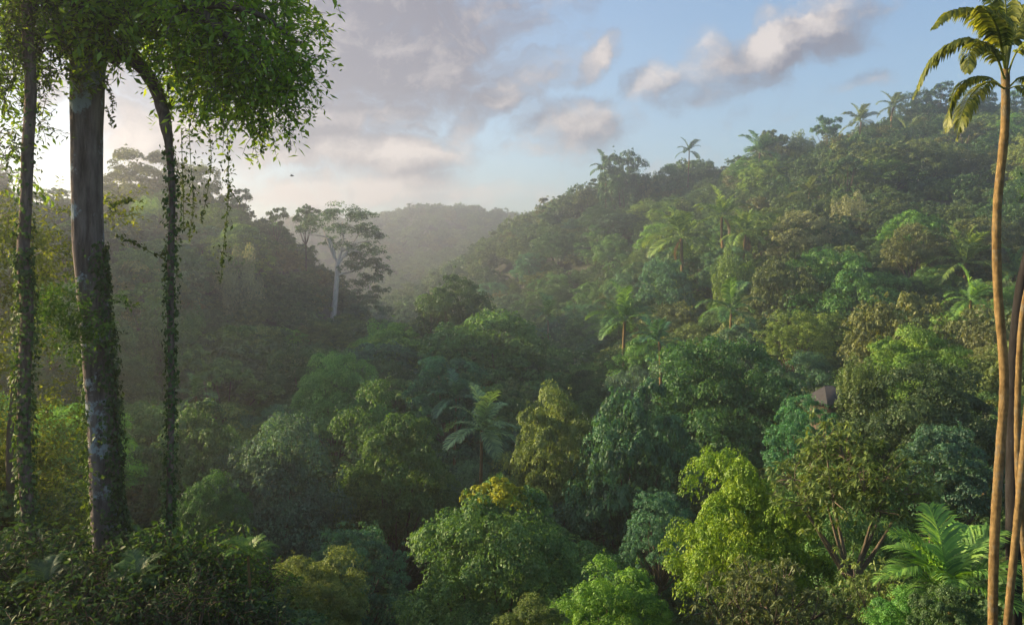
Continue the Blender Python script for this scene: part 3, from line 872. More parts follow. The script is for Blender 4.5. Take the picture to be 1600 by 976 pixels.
# ------------------------------------------------------------------ the trees between them
def ell_mask(px, py, rx, ry, w=400, h=244, s=4.0):
    x0, x1 = max(0, int((px - rx) / s)), min(w, int((px + rx) / s) + 1)
    y0, y1 = max(0, int((py - ry) / s)), min(h, int((py + ry) / s) + 1)
    if x1 <= x0 or y1 <= y0: return None
    yy, xx = np.mgrid[y0:y1, x0:x1]
    return (slice(y0, y1), slice(x0, x1)), (((xx + .5) * s - px) / rx) ** 2 + (((yy + .5) * s - py) / ry) ** 2 < 1
rng = np.random.default_rng(31)
cand = []
D = 48.0
while D < 345:
    sp_ = 8.2 + 0.015 * D
    n = int(2600 / FPX * D / sp_)
    for i in range(n):
        px = -500 + 2600 * (i + 0.5 + rng.normal(0, 0.28)) / n
        d = D + rng.normal(0, sp_ * 0.3)
        x = (px - 800) / FPX * d
        R = 3.3 + 3.0 * rng.random() + 0.008 * d
        hgt = 9.5 + 4.5 * rng.random() + (2.5 if rng.random() < 0.12 else 0)
        cand.append([px, d, x, R, hgt])
    D += sp_ * 0.95
C = np.array(cand)
gr_ = ground(C[:, 2], C[:, 1])
heroes = [t for t in TREES]
fill = []
for (px, d, x, R, hgt), g in zip(C, gr_):
    top = HOR - (g + hgt - CZ) / d * FPX
    w_ = 2 * R / FPX ** -1 / d / 0.86
    hh = min(hgt * 0.8, R * 1.7) / d * FPX
    ok = True
    if (px < 80 and d < 105) or (px < 520 and d < 66):
        hgt = min(hgt, 5.5 if px < 80 else 7.0); top = HOR - (g + hgt - CZ) / d * FPX; hh = min(hgt * 0.8, R * 1.7) / d * FPX
    for t in heroes:
        dx = (px - t['px']) / (t['rx'] + w_ * 0.42)
        if t['D'] >= d - 2 or (t['D'] > 195 and t['top'] < 330):       # would stand in front of a tree that must stay in view
            lim = t['py'] + t['ry'] * (0.95 if t['short'] == 'pale-trunked emergent tree' else 0.55 if t['D'] < 150 else 0.25)
            if abs(dx) < 0.85 and top < lim and top + hh > t['top']:
                top = lim
                if (CZ + (HOR - top) / FPX * d) - g < 4.5:
                    ok = False; break
        if abs(t['D'] - d) < 6 and abs(dx) < 0.6 and abs(top - t['top']) < t['ry']:
            ok = False; break
    if ok:
        hgt = CZ + (HOR - top) / FPX * d - g
        if hgt < 9:
            R = max(2.2, R * hgt / 10); w_ = 2 * R * FPX / d / 0.86; hh = min(hgt * 0.8, R * 1.7) / d * FPX
        fill.append(dict(px=px, D=d, x=x, g=g, R=R, h=hgt, top=top, w=w_, hh=hh))
occ = np.zeros((244, 400), bool)
# the nearest slopes of the ground hide what stands behind the ridges
allr = [(t['D'], t['px'], t['py'], t['rx'], t['ry'], None) for t in TREES] + [(f['D'], f['px'], f['top'] + f['hh'] / 2, f['w'] / 2, f['hh'] / 2, f) for f in fill]
allr.sort(key=lambda r: r[0])
for d_, px, py, rx, ry, f in allr:
    m = ell_mask(px, py, rx * 0.95, ry)
    vis = 0
    if m:
        sl, mk = m
        new = mk & ~occ[sl]
        vis = int(new.sum())
        occ[sl] |= mk
    if f is not None:
        f['vis'] = vis * 16
fill.sort(key=lambda f: -f['vis'])
single = [f for f in fill if f['vis'] >= 260][:235]
keep_ids = set(id(f) for f in single)
rest = [f for f in fill if id(f) not in keep_ids]
for i, f in enumerate(single):
    u = rng.random()
    d = f['D']; px = f['px']
    if px < 640:
        zone = GL if d > 100 else GV
        cols = ['deep', 'mid', 'bright', 'teal', 'mid', 'olive']
    elif px > 1000 and d > 75:
        zone = GR
        cols = ['mid', 'olive', 'fresh', 'olive', 'deep', 'brown', 'mid', 'blue', 'bright', 'pale']
    else:
        zone = GV
        cols = ['deep', 'mid', 'teal', 'blue', 'mid', 'olive']
    kd = 'near' if d < 95 else ['mid', 'mid', 'mid', 'tall', 'drape', 'umbrella', 'mid', 'mid', 'mid', 'near'][int(rng.random() * 10)]
    col = cols[int(rng.random() * len(cols))]
    place_tree(px, f['top'], d, f['w'], f['hh'] * (1.35 if kd in ('tall', 'drape') else 1.0), kd, col, None, None, group=zone, seed=i,
               name='emergent_tree' if kd == 'umbrella' else 'broadleaf_tree')

# labels of those trees: by look and by their place against a tree that stands out
SHAPE = dict(near='round-crowned', mid='round-crowned', fine='dome-shaped', tall='tall-crowned', drape='climber-hung', umbrella='flat-topped', rosette='loose-leaved')
marks = [t for t in TREES if t['short']]
seen = {}
ORD = ['', 'second ', 'third ', 'fourth ', 'fifth ', 'sixth ', 'seventh ', 'eighth ', 'ninth ', 'tenth ', 'eleventh ', 'twelfth ']
todo = [t for t in TREES if not t['label']]
for t in todo:
    best = min(marks, key=lambda m: (m['px'] - t['px']) ** 2 + (m['py'] - t['py']) ** 2)
    dx, dy = t['px'] - best['px'], best['py'] - t['py']
    a = math.degrees(math.atan2(dy, dx)) % 360
    t['dir'] = ['right of', 'upper right of', 'above', 'upper left of', 'left of', 'lower left of', 'below', 'lower right of'][int((a + 22.5) // 45) % 8]
    t['mark'] = best; t['dist'] = math.hypot(dx, dy)
todo.sort(key=lambda t: t['dist'])
for t in todo:
    key = (CNAME[t['col']], SHAPE[t['kind']], t['dir'], t['mark']['short'])
    n = seen.get(key, 0); seen[key] = n + 1
    cn, sh, di, mk = key
    t['o']['label'] = f"{cn} {sh} tree, {ORD[min(n, 11)] or 'nearest '}{di} the {mk}"

# ------------------------------------------------------------------ forest that reads as one mass
def scatter(name, pts, scl, rz, meshes, kind='stuff', label=None, cat=None):
    pc = bpy.data.meshes.new(name)
    pts = np.asarray(pts, float)
    pc.vertices.add(len(pts)); pc.vertices.foreach_set('co', pts.ravel())
    a = pc.attributes.new('scl', 'FLOAT_VECTOR', 'POINT'); a.data.foreach_set('vector', np.asarray(scl, np.float32).ravel())
    rot = np.zeros((len(pts), 3), np.float32); rot[:, 2] = rz
    a = pc.attributes.new('rot', 'FLOAT_VECTOR', 'POINT'); a.data.foreach_set('vector', rot.ravel())
    a = pc.attributes.new('idx', 'INT', 'POINT'); a.data.foreach_set('value', (np.arange(len(pts)) % len(meshes)).astype(np.int32))
    o = link(name, pc)
    coll = bpy.data.collections.new(name + '_pieces')
    for i, me in enumerate(meshes):
        q = bpy.data.objects.new(name + '_piece', me); coll.objects.link(q)
    t = bpy.data.node_groups.new(name, 'GeometryNodeTree')
    t.interface.new_socket('Geometry', in_out='INPUT', socket_type='NodeSocketGeometry')
    t.interface.new_socket('Geometry', in_out='OUTPUT', socket_type='NodeSocketGeometry')
    gi = t.nodes.new('NodeGroupInput'); go = t.nodes.new('NodeGroupOutput')
    ip = t.nodes.new('GeometryNodeInstanceOnPoints')
    ci = t.nodes.new('GeometryNodeCollectionInfo'); ci.inputs['Collection'].default_value = coll
    ci.inputs['Separate Children'].default_value = True; ci.inputs['Reset Children'].default_value = True
    def attr(nm, ty):
        x = t.nodes.new('GeometryNodeInputNamedAttribute'); x.data_type = ty; x.inputs['Name'].default_value = nm
        return x.outputs[0]
    t.links.new(gi.outputs[0], ip.inputs['Points'])
    t.links.new(ci.outputs[0], ip.inputs['Instance'])
    ip.inputs['Pick Instance'].default_value = True
    t.links.new(attr('idx', 'INT'), ip.inputs['Instance Index'])
    er = t.nodes.new('FunctionNodeEulerToRotation')
    t.links.new(attr('rot', 'FLOAT_VECTOR'), er.inputs[0])
    t.links.new(er.outputs[0], ip.inputs['Rotation'])
    t.links.new(attr('scl', 'FLOAT_VECTOR'), ip.inputs['Scale'])
    t.links.new(ip.outputs[0], go.inputs[0])
    md = o.modifiers.new('scatter', 'NODES'); md.node_group = t
    tag(o, label, cat, kind=kind)
    return o
far_meshes = [p.crown for p in PROTOS['far']]
pts, scl = [], []
dd_ = 95.0
while dd_ < 350:
    n = int(1500 / FPX * dd_ / 6.5)
    for i in range(n):
        px = 250 + 1500 * (i + rng.random()) / n; d = dd_ + rng.normal(0, 2)
        x = (px - 800) / FPX * d; R = 2.3 + 1.6 * rng.random()
        pts.append((x, d, gz(x, d) + 1.2 + 2.0 * rng.random())); scl.append((R, R, R))
    dd_ += 6.0
for f in rest:
    if f['D'] < 60: continue
    hs = f['R'] * 0.95
    pts.append((f['x'], f['D'], f['g'] + f['h'] - hs)); scl.append((f['R'], f['R'], hs))
scatter('hillside_forest', pts, scl, rng.random(len(pts)) * 6.28, far_meshes, label='crowns of the close forest between the nearer trees on the slopes', cat='forest')
pts, scl = [], []
D = 345.0
while D < 1000:
    sp_ = 9.0 + 0.006 * D
    n = int(2400 / FPX * D / sp_)
    for i in range(n):
        px = -400 + 2400 * (i + rng.random()) / n
        d = D + rng.normal(0, sp_ * 0.35)
        R = 4.5 + 3.2 * rng.random() + (2.5 if rng.random() < .08 else 0)
        pts.append([(px - 800) / FPX * d, d, 0]); scl.append((R, R, R * (0.75 + 0.4 * rng.random())))
    D += sp_ * 0.9
pts = np.array(pts); scl = np.array(scl)
pts[:, 2] = ground(pts[:, 0], pts[:, 1]) + 6.5 + 4 * rng.random(len(pts)) ** 2
scatter('far_forest', pts, scl, rng.random(len(pts)) * 6.28, far_meshes, label='hazy unbroken forest covering the far hill in the middle', cat='forest')
# off-frame trees added on the left hill's shoulder to shade the valley
pts, scl = [], []
for _ in range(420):
    d = 108 + 150 * rng.random(); px = -900 + 880 * rng.random()
    x = (px - 800) / FPX * d; R = 4 + 2.5 * rng.random()
    pts.append([x, d, gz(x, d) + 6 + 2 * rng.random()]); scl.append((R, R, R))
scatter('offscreen_shade_forest', pts, scl, rng.random(len(pts)) * 6.28, far_meshes, label='off-frame forest on the shoulder of the left hill, added to shade the valley', cat='forest')
# undergrowth
pts, scl = [], []
for _ in range(3600):
    d = 9 * (300 / 9) ** rng.random() if rng.random() < 0.5 else 30 + 270 * rng.random()
    px = -200 + 2000 * rng.random()
    r = (0.25 + 0.02 * min(d, 100) + 0.6 * rng.random()) * min(1, d / 30)
    pts.append([(px - 800) / FPX * d, d, 0]); scl.append((r, r, r * 0.9))
pts = np.array(pts); pts[:, 2] = ground(pts[:, 0], pts[:, 1]) + 0.05
scatter('undergrowth', pts, scl, rng.random(len(pts)) * 6.28, [p.crown for p in PROTOS['shrub']], label='low leafy undergrowth covering the forest floor', cat='undergrowth')

# ------------------------------------------------------------------ air
hz = mat_new('haze'); t = hz.node_tree
pv = t.nodes.new('ShaderNodeVolumePrincipled')
pv.inputs['Color'].default_value = (0.88, 0.92, 1.0, 1)
pv.inputs['Density'].default_value = HAZE_DENSITY
pv.inputs['Anisotropy'].default_value = 0.78
oo = t.nodes.new('ShaderNodeOutputMaterial'); t.links.new(pv.outputs[0], oo.inputs['Volume'])
HX, HY0, HY1, HZ0, HZ1 = 4700, -450, 4700, ZLOW - 1.5, CZ + 84
hv = np.array([(x, y, z) for z in (HZ0, HZ1) for y in (HY0, HY1) for x in (-HX, HX)], float)
hf = np.array([(0, 2, 3, 1), (4, 5, 7, 6), (0, 1, 5, 4), (1, 3, 7, 5), (3, 2, 6, 7), (2, 0, 4, 6)])
tag(link('haze', make_mesh('haze', [(hv, hf)], hz)), kind='stuff', label='warm morning haze lying over the valley', cat='haze')

# ------------------------------------------------------------------ foreground: the big left tree
def spray(rng, start, d, length, ln, asp=0.36, grav=0.5, step=0.055, twig_r=0.004):
    """a drooping twig with leaves left and right"""
    n = max(3, int(length / step))
    p = np.array(start, float); d = nrm(np.array(d, float))
    Ps, Ts = [], []
    for i in range(n):
        Ps.append(p.copy()); Ts.append(d.copy())
        p = p + d * step
        d = nrm(d + np.array([0, 0, -grav * step]) + rng.normal(0, 0.06, 3))
    Ps = np.array(Ps); Ts = np.array(Ts)
    side = nrm(np.cross(Ts, rng.normal(size=3)) + 1e-6)
    sg = np.where(np.arange(n) % 2 == 0, 1, -1)[:, None]
    T = nrm(side * sg * 0.9 + Ts * 0.6 + np.array([0, 0, -0.55]) + rng.normal(0, 0.25, (n, 3)))
    l = ln * (0.6 + 0.6 * rng.random(n))
    Pl = Ps + T * (l * 0.55)[:, None]
    Nn = np.array([0, 0, 0.8]) + rng.normal(0, 0.6, (n, 3))
    return leaves(Pl, Nn, l, l * asp, rng, T, 0.5 * rng.random() + 0.5 * rng.random(n)), (Ps[::3] if n > 6 else Ps)
def spray_cloud(rng, centres, radii, count, ln, length=(0.3, 0.8), grav=0.9, asp=0.36, out=0.8, step=0.055):
    lv, tw = [], []
    cs = np.array(centres, float); rr = np.array(radii, float)
    pr = rr ** 2 / (rr ** 2).sum()
    for _ in range(count):
        k = rng.choice(len(cs), p=pr)
        dd = nrm(rng.normal(size=3))
        s = cs[k] + dd * rr[k] * rng.random() ** 0.4
        a, P_ = spray(rng, s, dd * out + rng.normal(0, 0.4, 3), length[0] + (length[1] - length[0]) * rng.random(), ln, asp, grav, step)
        lv.append(a); tw.append(P_)
    return lv, tw
def merge(lv):
    V = np.concatenate([a[0] for a in lv]); n = 0; F = []
    for a in lv:
        F.append(a[1] + n); n += len(a[0])
    return V, np.concatenate(F), np.concatenate([a[2] for a in lv])
def twigs(tw, r=0.008):
    return [tube(P_, np.linspace(r, r * 0.4, len(P_)), 3) for P_ in tw if len(P_) > 2]

DT = 16.0
rng = np.random.default_rng(11)
base = at(172, 885, DT)
base[2] = gz(base[0], base[1]) - 0.2
big = empty('vine_clad_tree', base, 'large lichen-patched tree with overhanging crown and hanging vines at the left', 'tree')
loc = lambda p: np.asarray(p) - base
def pxpath(L_, D=DT):
    return np.array([at(a, b, D if len(r) == 0 else r[0]) for a, b, *r in L_])
def pr(w):           # radius in metres from a width in photo pixels at the tree's distance
    return w / FPX * DT * 0.5
tp = pxpath([(176, 960), (172, 850), (165, 760), (160, 650), (152, 540), (145, 450), (139, 380), (137, 250), (138, 150), (140, 90), (146, 30), (150, -60), (158, -200)])
tp = smooth_path(tp, 44); zf = np.linspace(0, 1, 44)
trad = np.interp(zf, [0, .06, .2, .45, .6, .72, .78, 1], [pr(60), pr(50), pr(43), pr(43), pr(45), pr(50), pr(52), pr(40)])
tp_l = loc(tp); tp_l[0][2] = min(tp_l[0][2], -0.1)
trunk = link('trunk', make_mesh('trunk', [tube(tp_l, trad, 28, 3, 0.13, rng, 0.012, 1.6)], M_LICHEN, True), big)
# crown boughs
bparts = []
boughs = [
    [(150, 70), (190, 20), (260, -30), (350, -60, 16.5)], [(175, 100), (210, 50), (300, 10, 15.6), (400, 20, 15.4), (470, 70, 15.6)],
    [(150, 30), (250, -20), (380, -40), (470, -10)], [(120, 90), (90, 30), (40, -20), (-40, -60)], [(140, 40), (100, -30, 15), (60, -80, 14.6)],
    [(300, 10, 15.6), (350, 50, 15.3), (420, 110, 15.2)], [(300, 10, 15.6), (330, 80, 16.4), (350, 150, 16.5)],
]
for b in boughs:
    q = smooth_path(loc(pxpath(b)), 12)
    bparts.append(tube(q, np.linspace(0.13, 0.02, 12), 7))
link('branches', make_mesh('branches', bparts, M_LIANA, True), big)
clumps = [(60, 30, 15.4, 60), (20, 90, 15.8, 50), (110, 0, 15, 70), (110, 60, 15.1, 40), (170, 20, 15.3, 60), (240, 20, 16.3, 55), (285, 85, 16.8, 40), (290, 60, 16, 70), (300, 120, 16.4, 50), (340, 20, 15.5, 80), (340, 110, 15.6, 60),
          (350, 165, 16.2, 40), (400, 60, 15.8, 80), (400, 140, 16.2, 55), (450, 30, 16.4, 70), (450, 100, 15.8, 60), (460, 155, 16, 40), (485, 130, 15.6, 28), (425, 180, 15.9, 30), (300, -30, 16, 90), (420, -50, 16.2, 90),
          (180, -40, 15.6, 90), (60, -50, 15.2, 90), (-40, 20, 15.6, 80), (-20, 120, 16, 50), (10, 200, 16.3, 35), (0, 270, 16.2, 30), (380, 100, 17, 70), (270, 10, 17, 70)]
clumps = [(a - max(0, a - 360) * 0.22, b, d, r) for a, b, d, r in clumps]
cc = [loc(at(a, b, d)) for a, b, d, r in clumps]; rr = [r / FPX * 16 for *_, r in clumps]
lv, tw = spray_cloud(rng, cc, rr, 2900, 0.175, (0.25, 0.95), 1.9, 0.38, step=0.07)
crown = link('crown', make_mesh('crown', [merge(lv)], M_CANOPY), big, (0.17, 0.31, 0.036))
link('twigs', make_mesh('twigs', twigs(tw), M_LIANA), crown)
# aerial root arching out of the trunk and down to the ground
ar = smooth_path(pxpath([(172, 88), (195, 86), (225, 110), (246, 145), (258, 190, 15.8), (265, 240, 15.8), (269, 310, 15.8), (267, 400, 15.7), (267, 520, 15.7), (268, 640, 15.7), (265, 760, 15.7), (264, 850, 15.7), (263, 940, 15.7)]), 60)
z0 = gz(ar[-1][0], ar[-1][1])
arw = np.interp(np.linspace(0, 1, 60), [0, .1, .25, .36, .4, .55, 1], [13, 11.5, 9.5, 8.5, 5.5, 5, 4.5]) / FPX * 16
ar_l = loc(ar)
root_o = link('aerial_root', make_mesh('aerial_root', [tube(ar_l, arw, 10, 0, 0, rng, 0.05)], M_LIANA, True), big)
root_o['label'] = 'arched aerial root hanging from the trunk, wrapped in ivy'
def ivy(rng, path, rad, t0, t1, count, ln, side=None, spread=1.0, asp=0.75, pw=1.5):
    n = len(path); t = t0 + (t1 - t0) * rng.random(count) ** pw
    t = np.clip(t, t0, t1)
    idx = t * (n - 1)
    c = np.stack([np.interp(idx, np.arange(n), path[:, j]) for j in range(3)], -1)
    r = np.interp(idx, np.arange(n), rad)
    if side is None:
        a = rng.random(count) * 2 * pi
    else:
        a = side + rng.normal(0, spread, count)
    d = np.stack([np.cos(a), np.sin(a), np.zeros(count)], -1)
    bulge = 1.0 + 0.35 * np.sin(t * 23.0 + 1.3) + 0.25 * np.sin(t * 61.0 + 3 * a)
    p = c + d * (r * 0.97 + 0.02 + 0.09 * bulge * rng.random(count) ** 1.6)[:, None]
    nn = d * 0.9 + np.array([0, 0, 0.35]) + rng.normal(0, 0.45, (count, 3))
    T = np.array([0, 0, -1.0]) + rng.normal(0, 0.5, (count, 3))
    l = ln * (0.6 + 0.7 * rng.random(count))
    return leaves(p, nn, l, l * asp, rng, T)
o = link('ivy', make_mesh('ivy', [ivy(rng, ar_l, arw, 0.40, 0.98, 1800, 0.08, pw=0.8)], M_LEAF), root_o, (0.04, 0.095, 0.032))
# ivy up the lower trunk, thickest on its right flank
o = link('ivy', make_mesh('ivy', [ivy(rng, tp_l, trad, 0.05, 0.50, 3000, 0.085, -0.15, 0.5, pw=1.7), ivy(rng, tp_l, trad, 0.04, 0.36, 1300, 0.085, pi * 1.02, 0.42)], M_LEAF), big, (0.038, 0.085, 0.028))
o['label'] = 'dark ivy climbing the lower trunk'
# ivy over the upper trunk below the crown
lv, tw = spray_cloud(rng, [loc(at(a, b, 15.35)) for a, b in ((125, 60), (150, 50), (112, 110), (130, 130), (165, 30))], [0.3, 0.3, 0.18, 0.16, 0.3], 170, 0.11, (0.2, 0.5), 2.0)
o = link('trunk_leaves', make_mesh('trunk_leaves', [merge(lv)], M_LEAF), big, (0.05, 0.095, 0.02))
# hanging vines
def hang(path, ln=0.10, dens=0.035, fr=0.07, rad=0.006):
    q = smooth_path(loc(pxpath(path)), 40)
    L_ = np.linalg.norm(np.diff(q, axis=0), axis=1).sum()
    c = int(L_ / dens) * 2
    t = rng.random(c) ** 0.9 * 39
    P_ = np.stack([np.interp(t, np.arange(40), q[:, j]) for j in range(3)], -1)
    thick = fr * (0.35 + 1.1 * np.abs(np.sin(t * 0.9)) * np.abs(np.cos(t * 0.37)))
    P_ = P_ + rng.normal(0, 1, P_.shape) * thick[:, None]
    l = ln * (0.6 + 0.6 * rng.random(c))
    T = np.array([0, 0, -0.9]) + rng.normal(0, 0.55, P_.shape)
    v = link('hanging_vine', make_mesh('hanging_vine', [leaves(P_, rng.normal(0, 0.6, P_.shape) + np.array([0, 0, .5]), l, l * 0.5, rng, T), tube(q, np.full(40, rad), 4)], M_LEAF), big, (0.05, 0.095, 0.02))
    return v
hang([(352, 120), (355, 200), (357, 260), (356, 320), (350, 380), (345, 440)], fr=0.055)
hang([(300, 130), (296, 200), (299, 270), (302, 320), (296, 372)], fr=0.075)
hang([(326, 190), (330, 250), (324, 300), (314, 350)], fr=0.05)
hang([(283, 200), (285, 260), (286, 300), (287, 360)], fr=0.05)
hang([(352, 280), (362, 300), (374, 316)], fr=0.05)
hang([(262, 130), (267, 190), (270, 240)], fr=0.04)
hang([(405, 170), (408, 210), (412, 240)], fr=0.05)
hang([(450, 170), (452, 205), (455, 235)], fr=0.05)
hang([(132, 640, 15.2), (130, 720, 15.2), (134, 800, 15.2), (128, 900, 15.2)], fr=0.09, dens=0.02)
for q in ([(168, 330, 15.6), (185, 318, 15.5), (205, 312, 15.4)], [(268, 392, 15.7), (245, 398, 15.6), (215, 382, 15.5), (180, 368, 15.5)], [(166, 120, 15.7), (174, 150, 15.6), (176, 178, 15.6)], [(166, 165, 15.6), (172, 185, 15.6), (175, 200, 15.6)]):
    hang(q, fr=0.03, dens=0.03)
# tuft of fern-like leaves on the trunk
lv, tw = spray_cloud(rng, [loc(at(a, b, 15.3)) for a, b in ((105, 475), (130, 510), (150, 520), (85, 500), (195, 475), (110, 540), (75, 470))], [0.3, 0.28, 0.2, 0.25, 0.12, 0.22, 0.2], 420, 0.10, (0.15, 0.45), 1.2, 0.42)
o = link('epiphyte_tuft', make_mesh('epiphyte_tuft', [merge(lv)], M_LEAF), big, (0.045, 0.115, 0.028))
o['label'] = 'bright green tuft of leaves growing on the trunk'

# thin ivy-covered tree at the left edge
b2 = at(48, 880, 14.5); b2[2] = gz(b2[0], b2[1]) - 0.2
thin = empty('slender_tree', b2, 'thin ivy-covered tree trunk at the left edge', 'tree')
q = smooth_path(pxpath([(46, 960), (46, 850), (38, 720), (38, 600), (42, 480), (36, 410), (40, 330), (43, 240), (48, 150), (44, 60), (38, -60), (30, -200)], 14.5), 46) - b2
qr = np.interp(np.linspace(0, 1, 46), [0, .5, 1], [0.105, 0.095, 0.085])
link('trunk', make_mesh('trunk', [tube(q, qr, 12, 0, 0, rng, 0.03)], M_LIANA, True), thin)
link('ivy', make_mesh('ivy', [ivy(rng, q, qr, 0.04, 0.48, 2600, 0.08), ivy(rng, q, qr, 0.5, 0.8, 260, 0.08)], M_LEAF), thin, (0.045, 0.10, 0.03))
lv, tw = spray_cloud(rng, [np.array(at(a, b, d)) - b2 for a, b, d in ((30, -20, 14.4), (70, 40, 14.6), (10, 60, 14.3), (58, 110, 14.6), (15, 140, 14.4), (62, 190, 14.7), (8, 220, 14.4), (56, 250, 14.6))], [0.6, 0.4, 0.4, 0.2, 0.25, 0.13, 0.22, 0.1], 420, 0.115, (0.2, 0.6), 1.8)
c_ = link('crown', make_mesh('crown', [merge(lv)], M_LEAF), thin, (0.05, 0.095, 0.02))
link('twigs', make_mesh('twigs', twigs(tw), M_LIANA), c_)

# sunlit small tree behind the two trunks
b3 = at(35, 860, 21.0); b3[2] = gz(b3[0], b3[1]) - 0.2
back = empty('understorey_tree', b3, 'yellow-green sunlit small tree behind the two left trunks', 'tree')
cl = []; rr = []
for _ in range(60):
    a, b = -170 + 280 * rng.random(), 330 + 520 * rng.random()
    if b < 420 and a > 80: continue
    cl.append(at(a, b, 20.2 + 2.4 * rng.random()) - b3); rr.append(0.4 + 0.35 * rng.random())
for a, b in ((185, 315), (195, 325), (170, 330), (95, 320), (75, 330), (120, 380), (100, 600), (120, 650), (110, 760)):
    cl.append(at(a, b, 21) - b3); rr.append(0.25)
lv, tw = spray_cloud(rng, cl, rr, 4300, 0.13, (0.25, 0.65), 1.0, 0.45)
c_ = link('crown', make_mesh('crown', [merge(lv)], M_CANOPY), back, (0.12, 0.175, 0.03))
link('twigs', make_mesh('twigs', twigs(tw, 0.005), M_LIANA), c_)
pth = smooth_path([at(25, 900, 21) - b3, at(15, 700, 21) - b3, at(30, 520, 21.2) - b3, at(20, 360, 21.3) - b3], 14)
link('trunk', make_mesh('trunk', [tube(pth, np.linspace(0.11, 0.03, 14), 8)], M_BARK, True), back)

# shrubs along the bottom left
SHR = [
    (40, 850, 12.5, 130, 150, 'deep', 'dark leafy shrub in the bottom left corner'),
    (165, 850, 13.5, 110, 140, 'mid', 'shrub with upright light leaves at the foot of the big lichen-patched trunk'),
    (265, 845, 13.0, 110, 150, 'mid', 'feathery dark green shrub at the foot of the hanging root'),
    (362, 822, 14.0, 90, 170, 'bright', 'bright-tipped leafy shrub right of the hanging root, at the bottom'),
    (110, 920, 11.0, 130, 110, 'deep', 'low dark shrub at the bottom edge below the big trunk'),
    (300, 905, 11.5, 150, 120, 'deep', 'low dark shrub at the bottom edge below the hanging root'),
    (400, 930, 12.5, 80, 100, 'deep', 'small dark shrub at the bottom edge left of the lumpy olive tree'),
]
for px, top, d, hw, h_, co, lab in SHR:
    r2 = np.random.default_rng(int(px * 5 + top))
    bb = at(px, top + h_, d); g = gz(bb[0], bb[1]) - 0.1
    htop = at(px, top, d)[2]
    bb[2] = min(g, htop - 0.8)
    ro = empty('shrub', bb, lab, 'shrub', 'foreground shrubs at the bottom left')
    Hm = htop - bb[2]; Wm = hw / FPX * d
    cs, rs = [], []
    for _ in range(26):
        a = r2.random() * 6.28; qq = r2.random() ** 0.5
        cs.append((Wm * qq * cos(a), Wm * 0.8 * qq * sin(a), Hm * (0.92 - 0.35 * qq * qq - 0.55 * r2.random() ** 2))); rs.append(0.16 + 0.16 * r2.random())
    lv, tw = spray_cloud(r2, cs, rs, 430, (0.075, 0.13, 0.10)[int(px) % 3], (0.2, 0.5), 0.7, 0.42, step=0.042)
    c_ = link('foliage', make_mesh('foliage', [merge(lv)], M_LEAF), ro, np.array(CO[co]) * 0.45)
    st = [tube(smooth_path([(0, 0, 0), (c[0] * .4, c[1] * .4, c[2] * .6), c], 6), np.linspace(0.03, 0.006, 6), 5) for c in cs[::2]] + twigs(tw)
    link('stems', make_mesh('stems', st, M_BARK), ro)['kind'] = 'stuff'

# ferns and young plants among the shrubs
FERNS = [
    (388, 868, 12.6, 0.42, 'bright', 'bright green fern with raised fronds above the shrub right of the hanging root'),
    (215, 905, 12.0, 0.42, 'mid', 'fern with arching fronds at the right foot of the big trunk'),
    (75, 915, 11.6, 0.40, 'deep', 'dark fern in the bottom left corner below the thin trunk'),
]
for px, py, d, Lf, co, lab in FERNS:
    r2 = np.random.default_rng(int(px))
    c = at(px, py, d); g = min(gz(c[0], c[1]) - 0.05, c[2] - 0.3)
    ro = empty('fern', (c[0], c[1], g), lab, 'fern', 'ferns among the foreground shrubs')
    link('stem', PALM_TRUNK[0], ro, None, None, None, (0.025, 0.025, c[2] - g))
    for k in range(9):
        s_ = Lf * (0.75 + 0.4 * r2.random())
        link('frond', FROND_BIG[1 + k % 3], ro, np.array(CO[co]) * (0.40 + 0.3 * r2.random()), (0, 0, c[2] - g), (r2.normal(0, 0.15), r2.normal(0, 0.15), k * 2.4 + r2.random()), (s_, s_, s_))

# ------------------------------------------------------------------ foreground: palms at the right
DP = 18.0
def palm_path(L_, D=DP): return np.array([at(a, b, D) for a, b in L_])
def hero_palm(path, w, label, D=DP, fronds=(), col=(0.15, 0.195, 0.035), mat=None, name='tall_palm', top=None):
    b = at(*path[-1], D); g = gz(b[0], b[1]) - 0.2
    b[2] = min(b[2], g)
    ro = empty(name, b, label, 'palm', 'slender palms at the right edge')
    q = palm_path(path[::-1], D)
    if q[0][2] > b[2]: q = np.vstack([b, q])
    q = smooth_path(q, 60) - b
    r = np.linspace(w * 1.1, w * 0.9, 60) / FPX * D * 0.5
    # growth rings as small steps
    r = r * (1 + 0.035 * np.sin(np.arange(60) * 2.1))
    q2 = smooth_path(q, 200); rr_ = np.interp(np.linspace(0, 1, 200), np.linspace(0, 1, 60), r) * (1 + rng.normal(0, 0.022, 200))
    link('trunk', make_mesh('trunk', [tube(q2, rr_, 14)], mat or M_PALM, True), ro)
    for i, f in enumerate(fronds):
        pts_ = np.array([at(a, c, D + (dd[0] if dd else 0)) for a, c, *dd in f]) - b
        link('frond', frond_mesh(pts_, 0.155, 74, 900 + i, 0.07, droop=0.85, vee=0.0, rach=0.009, start=0.22, fwd=0.35, mat=M_CANOPY), ro, np.array(col) * (0.8 + 0.35 * rng.random()))
    return ro
